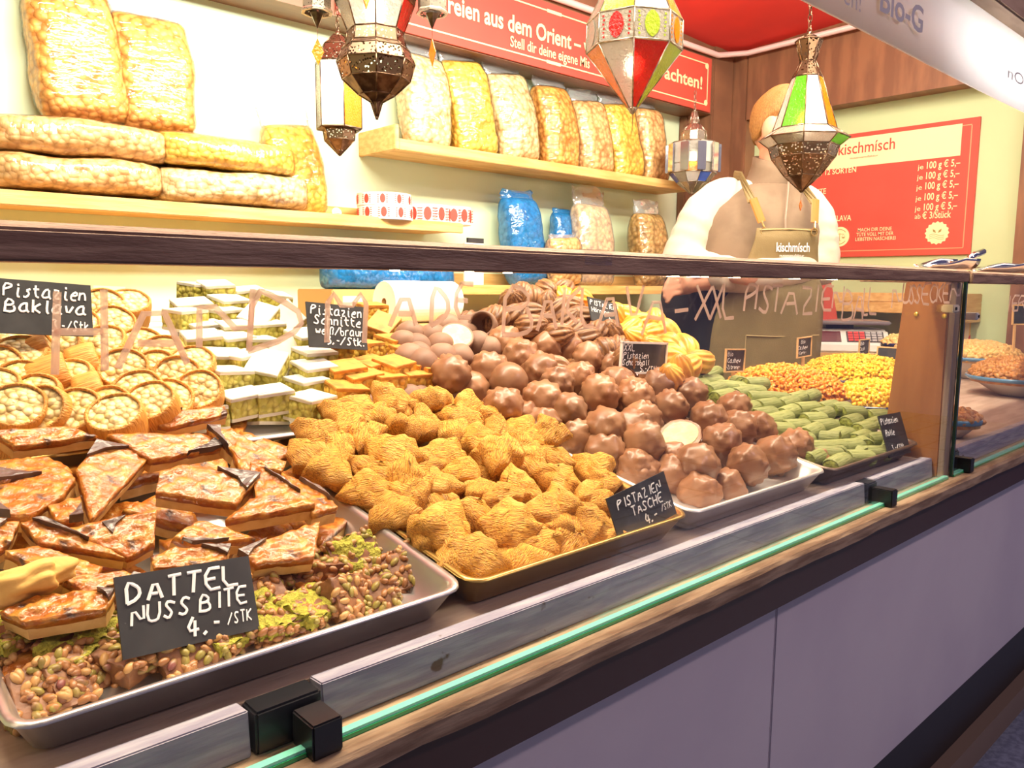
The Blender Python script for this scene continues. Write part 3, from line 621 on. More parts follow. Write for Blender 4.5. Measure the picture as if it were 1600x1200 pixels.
tri = [[(201,648),(350,634),(355,646),(260,669)], [(-12,672),(105,666),(152,680),(20,698)], [(168,677),(318,678),(356,697),(237,719)], [(120,734),(150,692),(240,707),(144,812)],
       [(249,738),(285,725),(405,743),(369,788),(243,770)], [(324,668),(360,670),(447,722),(440,735),(385,725)], [(365,708),(402,718),(425,748),(385,745)], [(390,722),(442,750),(492,788),(352,812),(400,775)],
       [(-20,800),(-12,745),(90,725),(117,746),(100,770),(45,806)], [(-10,720),(75,712),(114,736),(0,752)], [(100,826),(245,795),(240,850),(198,872)], [(33,815),(70,812),(196,870),(60,848)],
       [(-14,815),(30,815),(15,850),(-14,868)], [(270,838),(312,812),(357,826),(400,842),(300,850)], [(235,868),(275,855),(360,855),(350,880),(240,888)], [(372,863),(450,830),(500,815),(492,870),(400,880)],
       [(9,860),(60,852),(160,885),(150,905),(80,900)], [(0,955),(60,930),(130,922),(178,925),(165,952),(40,972)], [(75,790),(125,775),(130,808),(90,815)], [(440,738),(500,765),(528,792),(490,800)],
       [(160,820),(225,800),(235,840),(190,850)], [(300,885),(380,875),(395,900),(310,905)], [(100,905),(190,890),(230,905),(130,925)]]
order = sorted(range(len(tri)), key=lambda k: -sum(p[1] for p in tri[k])/len(tri[k]))
pos = {k: r for r, k in enumerate(order)}
for k, poly in enumerate(tri):
    cx = sum(p[0] for p in poly)/len(poly); cy = sum(p[1] for p in poly)/len(poly)
    c = spot(cx, cy, .002+.010*((k*37 % 10)/10))
    nrm = (PN+V(((k*53 % 10-5)*.035, (k*31 % 10-5)*.05-.12, 0))).normalized()
    pts = []
    for p in poly:
        d = ray(*p); tt = (c-EYE).dot(nrm)/d.dot(nrm); pts.append(EYE+d*tt)
    mx = frame(nrm, (1, 0, 0), c); inv = mx.inverted(); loc = [inv @ p for p in pts]
    row, col_ = divmod(pos[k], 6)
    kids_ = 'broad' if len(poly) > 4 else 'narrow' if k in (0, 1, 5, 11) else 'pointed'
    t = thing('caramel_nut_triangle', kids_+' caramel nut triangle, '+ORD[col_]+' back in the '+('front' if row == 0 else ORD[row])+' band of the silver tray', 'pastry', mx=mx, group='caramel nut triangles in the silver tray')
    slab(loc, .0, .009, 'nut_topping', CARA, t, .0022, k, 4)
    slab(loc, .0085, .020, 'shortbread_base', SHORT, t, .0008, k+40, 3, .985)
    if k not in (1, 10, 16):
        n = len(loc); i0 = (k*3) % n; P, A, B = loc[i0], loc[(i0+1) % n], loc[i0-1]
        f = .55
        slab([P+(P-(A+B)/2)*.02, P.lerp(A, f), P.lerp((A+B)/2, f*.8), P.lerp(B, f)], -.0048, .004, 'chocolate_dip', DIP, t, .0009, k+80, 3)
t = thing('broken_shortbread', 'pale yellow broken shortbread chunk at the edge of the silver tray', 'pastry', mx=frame((-.2, -.6, .75), (1, 0, 0), spot(28, 915, .012)))
m = MB().add([V((v.x*.040, v.y*.014, v.z*.016))*(1+.35*noise.noise(v*2.2)) for v in vs0], fs0); m.build('crumb', mat('pale_shortbread', (.80, .50, .14), .7, c2=(.70, .40, .10), sc=30, bump=.001, bsc=80), t, smooth=True)
# lower layer so that no tray shows between the triangles
t0 = None
i = 0
for y in (.70, .78, .86, .94, 1.02):
    for x in (.13, .21, .29, .37, .43):
        z = ZC+PILE[0]-.030+.36*(y-PILE[2]); mx = frame((rnd(-.25, .25), -.3+rnd(-.25, .2), .9), (math.cos(i), math.sin(i), 0), (x+rnd(-.01, .01), y, z))
        if t0 is None:
            t0 = thing('caramel_nut_triangle', '', 'pastry', mx=mx); lp = [V((-.04, -.03, 0)), V((.045, -.025, 0)), V((.0, .045, 0))]
            slab(lp, 0, .009, 'nut_topping', CARA, t0, .0022, 99, 4); slab(lp, .0085, .020, 'shortbread_base', SHORT, t0, .0008, 98, 3, .985); o = t0
        else: o = copy_tree(t0); o.matrix_basis = mx
        tag(o, 'caramel nut triangle mostly buried under the others in the silver tray', 'pastry', 'caramel nut triangles in the silver tray'); i += 1

# --- date nut bites
DATE = mat('date_paste', (.16, .06, .025), .5, c2=(.26, .11, .04), sc=60, bump=.002)
NUTA = mat('roasted_nut_brown', (.26, .10, .035), .35, c2=(.42, .20, .07), sc=60); NUTP = mat('pistachio_kernel', (.30, .24, .05), .4, c2=(.22, .07, .06), sc=40); NUTC = mat('cashew_piece', (.50, .28, .10), .4)
CRUMB = mat('pistachio_crumbs', (.30, .28, .03), .85, c2=(.46, .42, .05), sc=190, bump=.006, bsc=190)
def bite(i):
    o = thing('date_nut_bite', '', 'sweet'); green = i % 2 == 0
    w_, d, h = .050, .040, .030
    m = MB()
    bv = [V((max(-1, min(1, v.x*1.7)), max(-1, min(1, v.y*1.7)), max(-1, min(1, v.z*1.7)))) for v in vs0]
    m.add([V((b.x*w_/2, b.y*d/2, b.z*h/2+h/2))*(1+.05*noise.noise(b*3+V((i, 0, 0)))) for b in bv], fs0); m.build('date_block', DATE, o, smooth=True)
    for nm, mt, cnt in (('almond_pieces', NUTA, 44), ('pistachio_kernels', NUTP, 30), ('cashew_pieces', NUTC, 16)):
        m = MB()
        for k in range(cnt):
            f = random.choice([0, 0, 0, 1, 2, 3, 4]) if not green else random.choice([0, 1, 1, 2, 3, 4])
            u, v_ = rnd(-1, 1), rnd(-1, 1)
            p = [(u*w_/2, v_*d/2, h), (u*w_/2, -d/2, (v_+1)*h/2), (u*w_/2, d/2, (v_+1)*h/2), (-w_/2, u*d/2, (v_+1)*h/2), (w_/2, u*d/2, (v_+1)*h/2)][f]
            mx = MX.Translation(p) @ MX.Rotation(rnd(0, 6), 4, 'Z') @ MX.Rotation(rnd(-.7, .7), 4, 'Y')
            m.ball((0, 0, 0), (.0060, .0034, .0028), mx, 8, 5)
        q = m.build(nm, mt, o, smooth=True); q['kind'] = 'stuff'
    if green:
        vsC = []; m = MB()
        for b in bv:
            if b.z > .2: vsC.append(V((b.x*w_/2*1.02, b.y*d/2*1.02, h/2+b.z*h/2+.0012+.006*noise.noise(b*3.4+V((i*3, 0, 0)))+.003*noise.noise(b*9))))
            else: vsC.append(V((b.x*w_/2*.8, b.y*d/2*.8, h*.6)))
        m.add(vsC, fs0); q = m.build('pistachio_crumbs', CRUMB, o, smooth=True); q['kind'] = 'stuff'
    return o
KD = Kind([bite(i) for i in range(6)])
bt = [(40,1020,0,0),(78,1000,0,0),(150,996,0,0),(131,1040,0,0),(175,1030,0,0),(100,1082,1,1),(70,1105,1,1),(206,1062,1,0),(285,1030,1,2),(350,1022,0,0),(430,1000,0,0),(540,882,0,2),(440,915,1,1),(525,948,1,2),(612,915,1,1),(640,885,1,2),(440,1000,0,0),(585,955,1,1),(475,985,0,0),(20,975,0,0),(120,975,0,0),(250,1040,0,0),(400,965,1,1),(490,915,1,0),(370,985,0,0)]
it = []
for k, (px, py, g_, st) in enumerate(bt):
    p = spot(px, py, -.050+(.008 if st == 2 else 0), .34); a = rnd(-.4, .6)
    nrm = V((rnd(-.15, .15), -.2+rnd(-.15, .1), 1)) if st == 0 else V((rnd(-.5, .5), -.55, .7)) if st == 1 else V((rnd(-.3, .3), -.75, .55))
    it.append((KD.put(frame(nrm, (math.cos(a), math.sin(a), 0), p) @ MX.Scale(1.05, 4), which=(k % 3)*2+(1 if g_ else 0)), 'nutty brown' if g_ else 'green crumbed'))
name_rows(it, 3, '{look} date nut bite, {k} from the silver tray end, {r} row from the rim', 'date nut bites along the front of the silver tray', 'sweet')
KD.done()

# --- croissants
CRB = mat('brown_croissant', (.30, .135, .045), .5, c2=(.13, .05, .018), sc=26, st=(1, 9, 9), lo=.42, hi=.6, bump=.001, rnd=.2, coat=.1)
CRY = mat('yellow_croissant', (.88, .47, .06), .40, c2=(.66, .26, .03), sc=30, bump=.001, rnd=.12, coat=.15)
def crois(mt, nm, i):
    m = MB(); rr = []; K = 66
    for k in range(15):
        u = -1+2*k/14; q = .0235*(1-abs(u)**2.4*.80)
        rr.append([(.032*u, q*math.cos(2*PI*j/K)*(1+.07*math.cos(11*2*PI*j/K+u*1.5))+.008*u*u, q*math.sin(2*PI*j/K)*(1+.07*math.cos(11*2*PI*j/K+u*1.5))) for j in range(K)])
    m.rings(rr); o = m.build(nm, mt, smooth=True); return o
KR = Kind([crois(CRB, 'brown_croissant', 0)]); KY = Kind([crois(CRY, 'yellow_croissant', 0)])
crb = [(798,473),(817,460),(853,455),(802,497),(825,492),(836,468),(855,478),(854,507),(871,486),(884,505),(888,479),(909,497),(898,519),(933,519),(955,522),(776,498),(829,512),(965,543),(945,548),(915,530),(975,565),(870,525),(880,455),(930,500)]
cry = [(879,464),(906,468),(981,495),(987,518),(996,507),(1023,504),(1020,523),(1044,521),(1047,538),(1071,547),(1047,559),(1095,566),(1062,577),(1048,591),(1020,545),(1075,575),(995,530),(960,490)]
for K_, lst, nm in ((KR, crb, 'brown'), (KY, cry, 'yellow')):
    it = []
    for px, py in lst:
        a = rnd(-1.2, .6); s = 1.06
        if (px, py) in ((1071, 547), (1047, 559)): a = 1.4; s = 1.2
        it.append((K_.put(frame((rnd(-1, 1), rnd(-1, .3), rnd(-.2, 1)), (math.cos(a), math.sin(a), rnd(-.5, .5)), spot(px, py, .012, .43)) @ MX.Scale(s, 4)), 'ridged'))
    name_rows(it, 3, '{look} '+nm+' mini croissant, {k} from the truffles, {r} row of the croissant heap', nm+' mini croissants in the back tray', 'croissant')
def cfill(K_, xs, ys, nm):
    filler(K_, xs, ys, .05, -.032, nm+' mini croissant mostly buried in the croissant heap', nm+' mini croissants in the back tray', 'croissant', 1, .6, .3, .43)
cfill(KR, (1.0, 1.22), (1.02, 1.26), 'brown'); cfill(KY, (1.25, 1.5), (1.03, 1.24), 'yellow')
KR.done(); KY.done()

# --- green pistachio rolls
GRW = mat('green_dusted_pastry', (.20, .235, .06), .65, c2=(.30, .33, .12), sc=26, st=(1.5, 12, 12), bump=.0018, bsc=30, bst=(1.5, 14, 14), rnd=.14)
GRF = mat('green_roll_filling', (.16, .18, .03), .6, c2=(.32, .36, .06), sc=160, bump=.003, bsc=150)
def groll(i):
    o = thing('pistachio_roll', '', 'pastry'); r, L_ = .0165, .060+.004*i
    m = MB(); K = 22
    m.rings([[(x, r*q*math.cos(2*PI*j/K)*(1+.04*noise.noise((j*.9, x*40, i))), r*q*.9*math.sin(2*PI*j/K)) for j in range(K)] for x, q in ((-L_/2, .88), (-L_/2+.004, 1), (-.01, 1.03), (.012, 1.0), (L_/2-.004, 1), (L_/2, .88))], (False, False)); m.build('wrap', GRW, o, smooth=True)
    for s in (-1, 1):
        m = MB(); m.rings([[(s*L_/2+s*dx, r*q*math.cos(2*PI*j/14), r*q*.9*math.sin(2*PI*j/14)) for j in range(14)] for q, dx in ((.9, -.0015), (.5, .001), (.1, .001))], (False, True)); m.build('nut_filling', GRF, o, smooth=True)
    return o
KGR = Kind([groll(i) for i in range(3)])
gr = [(1087,591),(1059,595),(1087,604),(1117,608),(1142,606),(1172,612),(1186,623),(1199,634),(1230,631),(1232,645),(1194,648),(1197,659),(1216,672),(1243,667),(1260,639),(1271,656),(1285,648),(1293,637),(1312,639),(1287,667),(1268,675),(1331,659),(1331,645),(1309,681),(1351,670),(1370,650),(1370,687),(1329,698),(1367,709),(1309,724),(1342,716),(1282,701),(1364,664),(1161,615),(1210,623),(1246,623),(1110,597),(1130,620),(1150,632),(1170,640),(1220,655),(1250,690),(1345,685),(1395,700),(1388,672),(1300,700),(1265,620),(1180,600)]
it = []
for px, py in gr:
    a = rnd(-.25, .25)-.1
    it.append((KGR.put(frame((0, -.3, 1), (math.cos(a), math.sin(a), rnd(-.08, .1)), spot(px, py, -.004, .36))), 'pale' if py < 650 else 'dusty'))
name_rows(it, 6, '{look} green pistachio roll, {k} from the chocolate balls, {r} row from the rim', 'green pistachio rolls in the dark tray', 'pastry')
filler(KGR, (1.29, 1.55), (.64, 1.02), .05, -.034, 'green pistachio roll mostly buried in the stack on the dark tray', 'green pistachio rolls in the dark tray', 'pastry', 1, .12, .1, .36)
KGR.done()

# ================================================================ nuts in bowls
def nutmesh(nm, mt, kind):
    m = MB()
    if kind == 'cashew':
        pts = []; rr = []
        for k in range(7):
            a = -1.25+2.5*k/6; pts.append((.0085*math.cos(a)-.006, .0085*math.sin(a), 0)); rr.append(.0045*(1-.45*abs(a/1.25)**3))
        m.tube(pts, rr, 8, flat=None)
    else:
        m.ball((0, 0, 0), (.0125, .0075, .0068), None, 10, 7)
    return m.build(nm, mt, smooth=True)
def nm_(n, c, c2): return mat(n, c, .45, c2=c2, sc=80, bump=.0008, bsc=120, rnd=.2, coat=.15)
CO, CY, CB, CT = nm_('orange_spice', (.85, .36, .03), (.70, .22, .015)), nm_('yellow_spice', (.95, .62, .04), (.88, .48, .02)), nm_('caramel_coat', (.60, .30, .08), (.42, .17, .04)), nm_('pale_roast', (.82, .55, .22), (.70, .40, .12))
BWHITE = mat('glazed_bowl', (.70, .66, .60), .25, c2=(.62, .55, .48), sc=10, coat=.4); BRIM = mat('blue_glaze', (.10, .26, .45), .25, coat=.4); BDARK = mat('dark_blue_glaze', (.02, .03, .10), .25, coat=.4)
BOWLS = []
def bowl(px, py, Y, R, hgt, dome, kind, mt, nm, lab, nlab, rim, group, maxn, base=None, body=None):
    """px,py: where the heap's middle shows; the bowl stands on the counter or bench"""
    c = at(px, py, Y=Y); base = ZC-.330 if base is None else base
    z1 = base+hgt
    t = thing('nut_bowl', lab, 'bowl', (c.x, c.y, base))
    m = MB(); m.lathe([(R*.38, 0), (R*.42, .004), (R*.6, hgt*.3), (R*.86, hgt*.72), (R*.98, hgt-.010), (R*.93, hgt-.010), (R*.80, hgt*.70), (R*.3, hgt*.25)], 40); m.build('body', body or BWHITE, t, smooth=True)
    m = MB(); m.lathe([(R*.93, hgt-.012), (R*.99, hgt-.012), (R*1.02, hgt-.004), (R*1.0, hgt), (R*.95, hgt-.001)], 40, caps=(False, False)); m.build('rim', rim, t, smooth=True)
    hm = MB(); hm.lathe([(R*.93, hgt-.02)]+[(R*.93*math.cos(a), hgt-.012+dome*math.sin(a)*.96) for a in [PI/2*k/8 for k in range(8)]]+[(.004, hgt-.012+dome*.96)], 32)
    hp = hm
    pts = []
    n = int(3.0*R*R*PI/(.020*.012))
    for k in range(n):
        q = math.sqrt((k+.5)/n); a = k*2.39996; r = q*R*.93
        z = hgt-.008+dome*math.sqrt(max(0, 1-q*q))*1.0
        pts.append(V((c.x+r*math.cos(a), c.y+r*math.sin(a), base+z+rnd(-.003, .003))))
    proto = nutmesh(nm, mt, kind)
    # the ones that face the street come first
    vis = sorted(pts, key=lambda p: (p-EYE).length+ (0.0))
    solo = vis[:maxn]; rest = vis[maxn:]
    for k, p in enumerate(solo):
        o = proto if k == 0 else proto.copy()
        if k: COL.objects.link(o)
        o.matrix_basis = rmx(p, rnd(.9, 1.15)); tag(o, nlab, 'nut', group)
    vs = [v.co.copy() for v in proto.data.vertices]; fs = [tuple(f.vertices) for f in proto.data.polygons]
    mass = MB(); mass.mi = 0
    for p in rest: mass.add(vs, fs, rmx(p, rnd(.9, 1.15)))
    hp.v = [v+V((c.x, c.y, base)) for v in hp.v]; mass.add(hp.v, hp.f)
    o = mass.build(nm+'_heap', mt, world=True, smooth=True); tag(o, 'heap of '+nlab.replace(' nut ', ' nuts '), 'nuts', group, 'stuff')
bowl(1225, 612, .93, .150, .080, .070, 'cashew', CO, 'orange_cashew', 'white bowl of orange spiced cashews behind the green rolls', 'orange spiced cashew nut in the bowl behind the green rolls', BDARK, 'orange spiced cashews', 150)
bowl(1338, 608, 1.00, .165, .080, .060, 'cashew', CY, 'lemon_cashew', 'white bowl of yellow cashews in front of the scale', 'bright yellow cashew nut in the bowl before the scale', BDARK, 'yellow cashews before the scale', 170)
bowl(1365, 655, .77, .105, .070, .050, 'cashew', CY, 'curry_cashew', 'bowl of golden yellow cashews against the partition board', 'golden yellow cashew nut heaped against the partition board', BDARK, 'golden cashews at the partition', 110)
bowl(1484, 690, .625, .062, .045, .022, 'almond', CB, 'caramel_almond', 'small blue rimmed bowl of reddish almonds beside the partition', 'reddish caramel almond in the small bowl beside the partition', BRIM, 'reddish almonds beside the partition', 50)
bowl(1590, 650, .735, .150, .062, .060, 'almond', CB, 'roasted_almond', 'large blue rimmed bowl of roasted almonds beyond the partition', 'golden brown almond in the large blue rimmed bowl', BRIM, 'roasted almonds in the large bowl', 140)
bowl(1525, 580, .99, .15, .085, .055, 'almond', CT, 'pale_peanut', 'blue rimmed bowl of pale roasted nuts before the striped bag', 'pale yellow roasted nut in the bowl before the striped bag', BRIM, 'pale roasted nuts before the striped bag', 100)

# ================================================================ signs
def sign(tl, tr, bl, lines, label, Y, name='price_sign', frame_m=None, stick=None, r=None, tilt=0, border=.0035, Ytop=None):
    Yt = Y if Ytop is None else Ytop
    a, b, c = at(*tl, Y=Yt), at(*tr, Y=Yt), at(*bl, Y=Y)
    mx, W, H = plate_frame(a, b, c)
    t = thing(name, label, 'price sign', mx=mx @ MX.Translation((0, -H/2, 0)) if stick is None else mx @ MX.Translation((0, -H/2-stick, 0)))
    m = MB().box((0, 0, -.001), (W, H, .002), mx); m.build('board', CHALKB, t, True)
    if frame_m:
        m = MB()
        for x, y, w_, h in ((0, H/2, W+border, border), (0, -H/2, W+border, border), (-W/2, 0, border, H), (W/2, 0, border, H)): m.box((x, y, 0), (w_, h, .005), mx)
        m.build('frame', frame_m, t, True)
    if stick:
        m = MB().box((0, -H/2-stick/2, -.002), (W*.18, stick, .003), mx); m.build('stick', SIGNWOOD, t, True)
    m = MB()
    for txt, size, x0, y0 in lines:                 # size and place in shares of the board's height / width
        sz = size*H; fit = min(1, W*(.96-x0)/strwidth(txt, sz)); strokes(m, txt, sz, r or sz*.088, 0, 0, mx @ MX.Translation((-W/2+x0*W, H/2-y0*H, .0006)) @ MX.Diagonal((fit, 1, 1, 1)))
    m.build('lettering', CHALK, t, True)
    return t
sign((180, 902), (390, 868), (190, 1032), [('DATTEL', .27, .06, .36), ('NUSS BITE', .22, .08, .62), ('4,-', .24, .44, .91), ('/STK', .15, .755, .86)], 'slate price sign lettered for date nut bites, standing in the silver tray', .640, Ytop=.668)
sign((951, 778), (1040, 735), (966, 852), [('PISTAZIEN', .20, .12, .34), ('TASCHE', .20, .30, .60), ('4,-', .22, .46, .90), ('/STK', .14, .77, .80)], 'small black price sign for pistachio pockets at the golden tray corner', .595, Ytop=.612)
sign((-8, 434), (143, 446), (-8, 520), [('Pistazien', .24, .08, .32), ('Baklava', .24, .09, .60), ('3,-/Stk', .20, .56, .92)], 'slate price sign for pistachio baklava above the roll slices', 1.09, Ytop=1.11)
sign((477, 471), (568, 480), (484, 542), [('Pistazien', .20, .06, .26), ('Schnitte', .20, .10, .48), ('weiß/braun', .18, .12, .70), ('3,-/Stk.', .18, .30, .92)], 'slate price sign for white or brown pistachio slices behind the slices', 1.06, Ytop=1.08)
sign((970, 535), (1040, 537), (971, 583), [('XXL', .22, .04, .27), ('Pistazien', .20, .04, .52), ('Schokoball', .19, .03, .74), ('5,-/Stk', .18, .42, .95)], 'white framed price sign on a stick for chocolate balls', .93, frame_m=SIGNWHITE, stick=.055, border=.004)
sign((917, 463), (962, 474), (925, 500), [('PISTAZIEN', .22, .05, .33), ('Hörnchen', .20, .06, .62), ('4,-', .20, .6, .92)], 'brown price sign stuck into the croissant heap', 1.07, Ytop=1.09)
sign((1134, 546), (1163, 546), (1133, 581), [('Bio', .20, .1, .30), ('Cashew', .22, .10, .60), ('-Zitrone-', .18, .02, .88)], 'wood framed sign on a stick with lemon cashew lettering, before the apron', .97, frame_m=SIGNWOOD, stick=.04, border=.003)
sign((1246, 529), (1267, 526), (1246, 559), [('Bio', .20, .25, .30), ('Cashew', .20, .05, .60), ('-Curry-', .16, .05, .85)], 'wood framed sign on a stick in the orange cashews below the scale', 1.06, frame_m=SIGNWOOD, stick=.045, border=.003)
sign((1342, 532), (1357, 530), (1343, 558), [('Bio', .22, .1, .30), ('Cash', .20, .05, .62), ('Salz', .20, .05, .92)], 'narrow wood framed sign on a stick in the yellow cashews', 1.12, frame_m=SIGNWOOD, stick=.045, border=.003)
sign((1366, 656), (1401, 649), (1396, 710), [('Pistazien', .14, .03, .22), ('Rolle', .14, .10, .50), ('3,-/Stk', .13, .2, .86)], 'dark price sign leaning against the green rolls by the partition', .583, Ytop=.606)
# side-on signs
for (p0, p1, X_, lab) in (((1387, 565), (1399, 548), 1.92, 'side-on brown sign on a wooden stand among the yellow cashews'),):
    a = at(*p0, Y=1.0); t = thing('price_sign', lab, 'price sign', a+V((0, 0, -.06)))
    mx = frame((-.9, -.25, .15), (.25, -.9, 0), a); m = MB().box((0, 0, 0), (.06, .085, .003), mx); m.build('board', CHALKB, t, True)
    m = MB(); 
    for x, y, w_, h in ((0, .043, .064, .004), (0, -.043, .064, .004), (-.031, 0, .004, .09), (.031, 0, .004, .09)): m.box((x, y, 0), (w_, h, .005), mx)
    m.box((0, -.075, 0), (.008, .06, .004), mx); m.build('frame', SIGNWOOD, t, True)
a = at(1594, 492, Y=.74); t = thing('price_sign', 'wood framed dark sign on a stick in the large almond bowl', 'price sign', a+V((0, 0, -.12)))
mx = frame((-.6, -.8, .05), (.8, -.6, 0), a+V((.01, 0, 0))); m = MB().box((0, 0, 0), (.05, .055, .003), mx); m.build('board', CHALKB, t, True)
m = MB()
for x, y, w_, h in ((0, .029, .056, .004), (0, -.029, .056, .004), (-.027, 0, .004, .06), (.027, 0, .004, .06), (-.02, -.07, .006, .085)): m.box((x, y, 0), (w_, h, .005), mx)
m.build('frame', SIGNWOOD, t, True)
# paper cards behind the baklava
def flatbox(nm, lab, cat, px, py, Y, w_, h, d, mt, ang=0, parts=None, dz=0):
    p = at(px, py, Y=Y)+V((0, 0, dz)); t = thing(nm, lab, cat, mx=MX.Translation(p) @ MX.Rotation(ang, 4, 'Z'))
    m = MB().box((0, 0, h/2), (w_, d, h)); m.build('body', mt, t, bevel=min(w_, h, d)*.08)
    return t

# ================================================================ shelves with bags
def shelf(x0, x1, z, lab, left_end):
    t = thing('wall_shelf', lab, 'shelf', ((x0+x1)/2, 2.3, z-.035))
    m = MB().lim(x0, x1, 2.24, YB, z-.024, z); m.build('board', WOOD, t, True, bevel=.002)
    m = MB().lim(x0, x1, 2.225, 2.24, z-.030, z+.006); m.build('front_strip', WOOD, t, True, bevel=.002)
    m = MB().lim(x0, x1, 2.435, YB, z, z+.05); m.build('back_strip', WOOD, t, True, bevel=.002)
    if left_end: m = MB().lim(x0-.015, x0, 2.225, YB, z-.03, z+.05); m.build('end_board', WOOD, t, True, bevel=.002)
ZS1, ZS2 = ZC+.212, ZC+.470
shelf(-.6, 1.80, ZS1, 'long lower wooden shelf under the lying nut bags', False)
shelf(1.53, 3.20, ZS2, 'upper wooden shelf under the red banner carrying seven standing nut bags', True)
shelf(1.66, 3.1, ZC-.005, 'low wooden shelf behind the rail carrying blue and clear bags', False)

def bag(nm, lab, base, topv, width, depth, nut, film, grp, flap=.10, lie=False, dark=False):
    """a filled plastic bag: base and top are world points on its long axis"""
    base, topv = V(base), V(topv); ax = topv-base; L_ = ax.length
    fr = frame(ax, (1, 0, 0) if not lie else (0, 0, 1), base); t = thing(nm, lab, 'bag', mx=fr, group=grp)
    def shell(grow, K=40, R=22, z0=0, z1=1, seed=0):
        rr = []
        for i in range(R+1):
            u = i/R; e = min(1, (4*u*(1-u)+.02))**.28*(1+.05*math.sin(u*7+seed))
            ring = []
            for j in range(K):
                a = 2*PI*j/K; ca, sa = math.cos(a), math.sin(a); p = .62
                x = math.copysign(abs(ca)**p, ca)*width/2*(.80+.20*e); y = math.copysign(abs(sa)**p, sa)*depth/2*e
                q = V((x, y, u*L_)); nz = .010*noise.noise(q*9+V((seed, 0, 0)))+.004*noise.noise(q*30+V((seed, 5, 0)))
                s = 1+(nz+grow)/max(.03, math.hypot(x, y)); ring.append((x*s, y*s, u*L_*(1+grow*1.2)-grow*.3*L_))
            rr.append(ring)
        return MB().rings(rr)
    sd = random.random()*50
    q = shell(0, seed=sd).build('nut_filling', NUTS[nut], t, smooth=True); q['kind'] = 'stuff'
    f = shell(.004, seed=sd).build('film', film, t, smooth=True)
    if flap:
        m = MB(); rr = []
        for i in range(7):
            u = i/6; rr.append([(math.copysign(abs(math.cos(2*PI*j/24))**.6, math.cos(2*PI*j/24))*width/2*(.86+.10*u+.10*noise.noise((i, j*.5, sd))), math.sin(2*PI*j/24)*depth*.16*(1-u*.9)+.012*noise.noise((i*.7, j*.4, sd)), L_*.97+u*flap*(1+.35*noise.noise((j*.3, sd, 1)))) for j in range(24)])
        m.rings(rr, (False, False)); m.build('loose_top', FILMC if film is not FILMB else FILMB, t, smooth=True)
    return t
BY = 2.335
def pt(px, py, Y=BY): return at(px, py, Y=Y)
G1 = 'nut bags on the long lower shelf'; G2 = 'nut bags on the upper shelf'
def stand(bx, by, tx, ty, wpx, depth, nut, lab, grp, film=FILM, flap=.06, Y=2.33, zbase=None, lean=.06, name='nut_bag'):
    b = at(bx, by, Y=Y); tp = at(tx, ty, Y=Y+lean)
    if zbase is not None: b = at(bx, by, Z=zbase) if False else V((b.x, Y, zbase))
    pxm = FPX/((b-EYE).dot(fw)); 
    bag(name, lab, b, tp, wpx/pxm/abs(rt.x)*.91, depth, nut, film, grp, flap)
stand(135, 190, 98, -22, 105, .13, 'orange', 'tall bag of orange nuts standing behind the lying bags, nearest the stall end', G1, Y=2.36, lean=.05)
stand(250, 205, 228, 30, 92, .12, 'orange', 'standing bag of orange nuts beside the wall, second from the stall end', G1, Y=2.36, lean=.05)
stand(472, 318, 446, 198, 72, .12, 'yellow', 'yellow nut bag slumped upright at the end of the lying bags', G1, Y=2.33, lean=.03, zbase=ZS1+.004)
def lying(x0, y0, x1, y1, hpx, nut, lab, Y=2.31):
    a, b = at(x0, y0, Y=Y), at(x1, y1, Y=Y); pxm = FPX/((a-EYE).dot(fw)); h = hpx/pxm
    bag('nut_bag', lab, a, b, h, .22, nut, FILM, G1, flap=.0, lie=True)
lying(-30, 268, 246, 286, 58, 'tan', 'tan nut bag lying on the lower shelf board under another bag')
lying(236, 288, 470, 306, 56, 'pale', 'pale nut bag lying on the lower shelf board beside the slumped yellow bag')
lying(-30, 205, 256, 236, 58, 'tan', 'tan nut bag lying on top of the stack below the tall bags')
lying(238, 232, 452, 258, 50, 'yellow', 'yellow nut bag lying on top of the pale nut bag')
ub = [(668, 232, 655, 90, 66, 'pale', 'pale nut bag standing first at the open end of the upper shelf', FILM), (745, 240, 715, 98, 66, 'yellow', 'yellow nut bag leaning second on the upper shelf', FILM), (812, 252, 785, 118, 66, 'pale', 'nut bag with dark film top standing third on the upper shelf', FILM), (876, 258, 858, 138, 62, 'orange', 'orange nut bag standing in the middle of the upper shelf', FILM), (932, 268, 912, 160, 58, 'tan', 'tan nut bag with crumpled clear top, fifth on the upper shelf', FILM), (980, 274, 958, 165, 58, 'yellow', 'yellow nut bag with tall clear top, sixth on the upper shelf', FILM), (1022, 278, 1006, 172, 48, 'tan', 'last nut bag at the corner end of the upper shelf', FILM)]
for bx, by, tx, ty, w_, nut, lab, fl_ in ub: stand(bx, by, tx, ty, w_, .13, nut, lab, G2, fl_, .07, 2.33, ZS2+.003, .05)
G3 = 'bags on the low shelf'
stand(825, 392, 808, 312, 58, .12, 'blue', 'bright blue plastic bag standing on the low shelf', G3, FILMB, .05, 2.30, ZC+.0, .05, 'blue_bag')
stand(930, 396, 920, 322, 62, .12, 'tan', 'clear bag with tan nuts leaning beside a bluish wrapping', G3, FILMC, .09, 2.30, ZC+.0, .05)
stand(882, 396, 878, 372, 50, .10, 'tan', 'small low bag of tan nuts before the bluish wrapping', G3, FILM, .02, 2.24, ZC+.0, .0)
stand(886, 392, 880, 335, 40, .08, 'blue', 'bluish clear wrapping bag between the blue bag and clear bag', G3, FILMB, .03, 2.36, ZC+.0, .03, 'blue_bag')
stand(1018, 396, 1010, 335, 52, .12, 'brown', 'clear bag of brown nuts with bluish top near the corner lantern', G3, FILM, .07, 2.28, ZC+.0, .03)
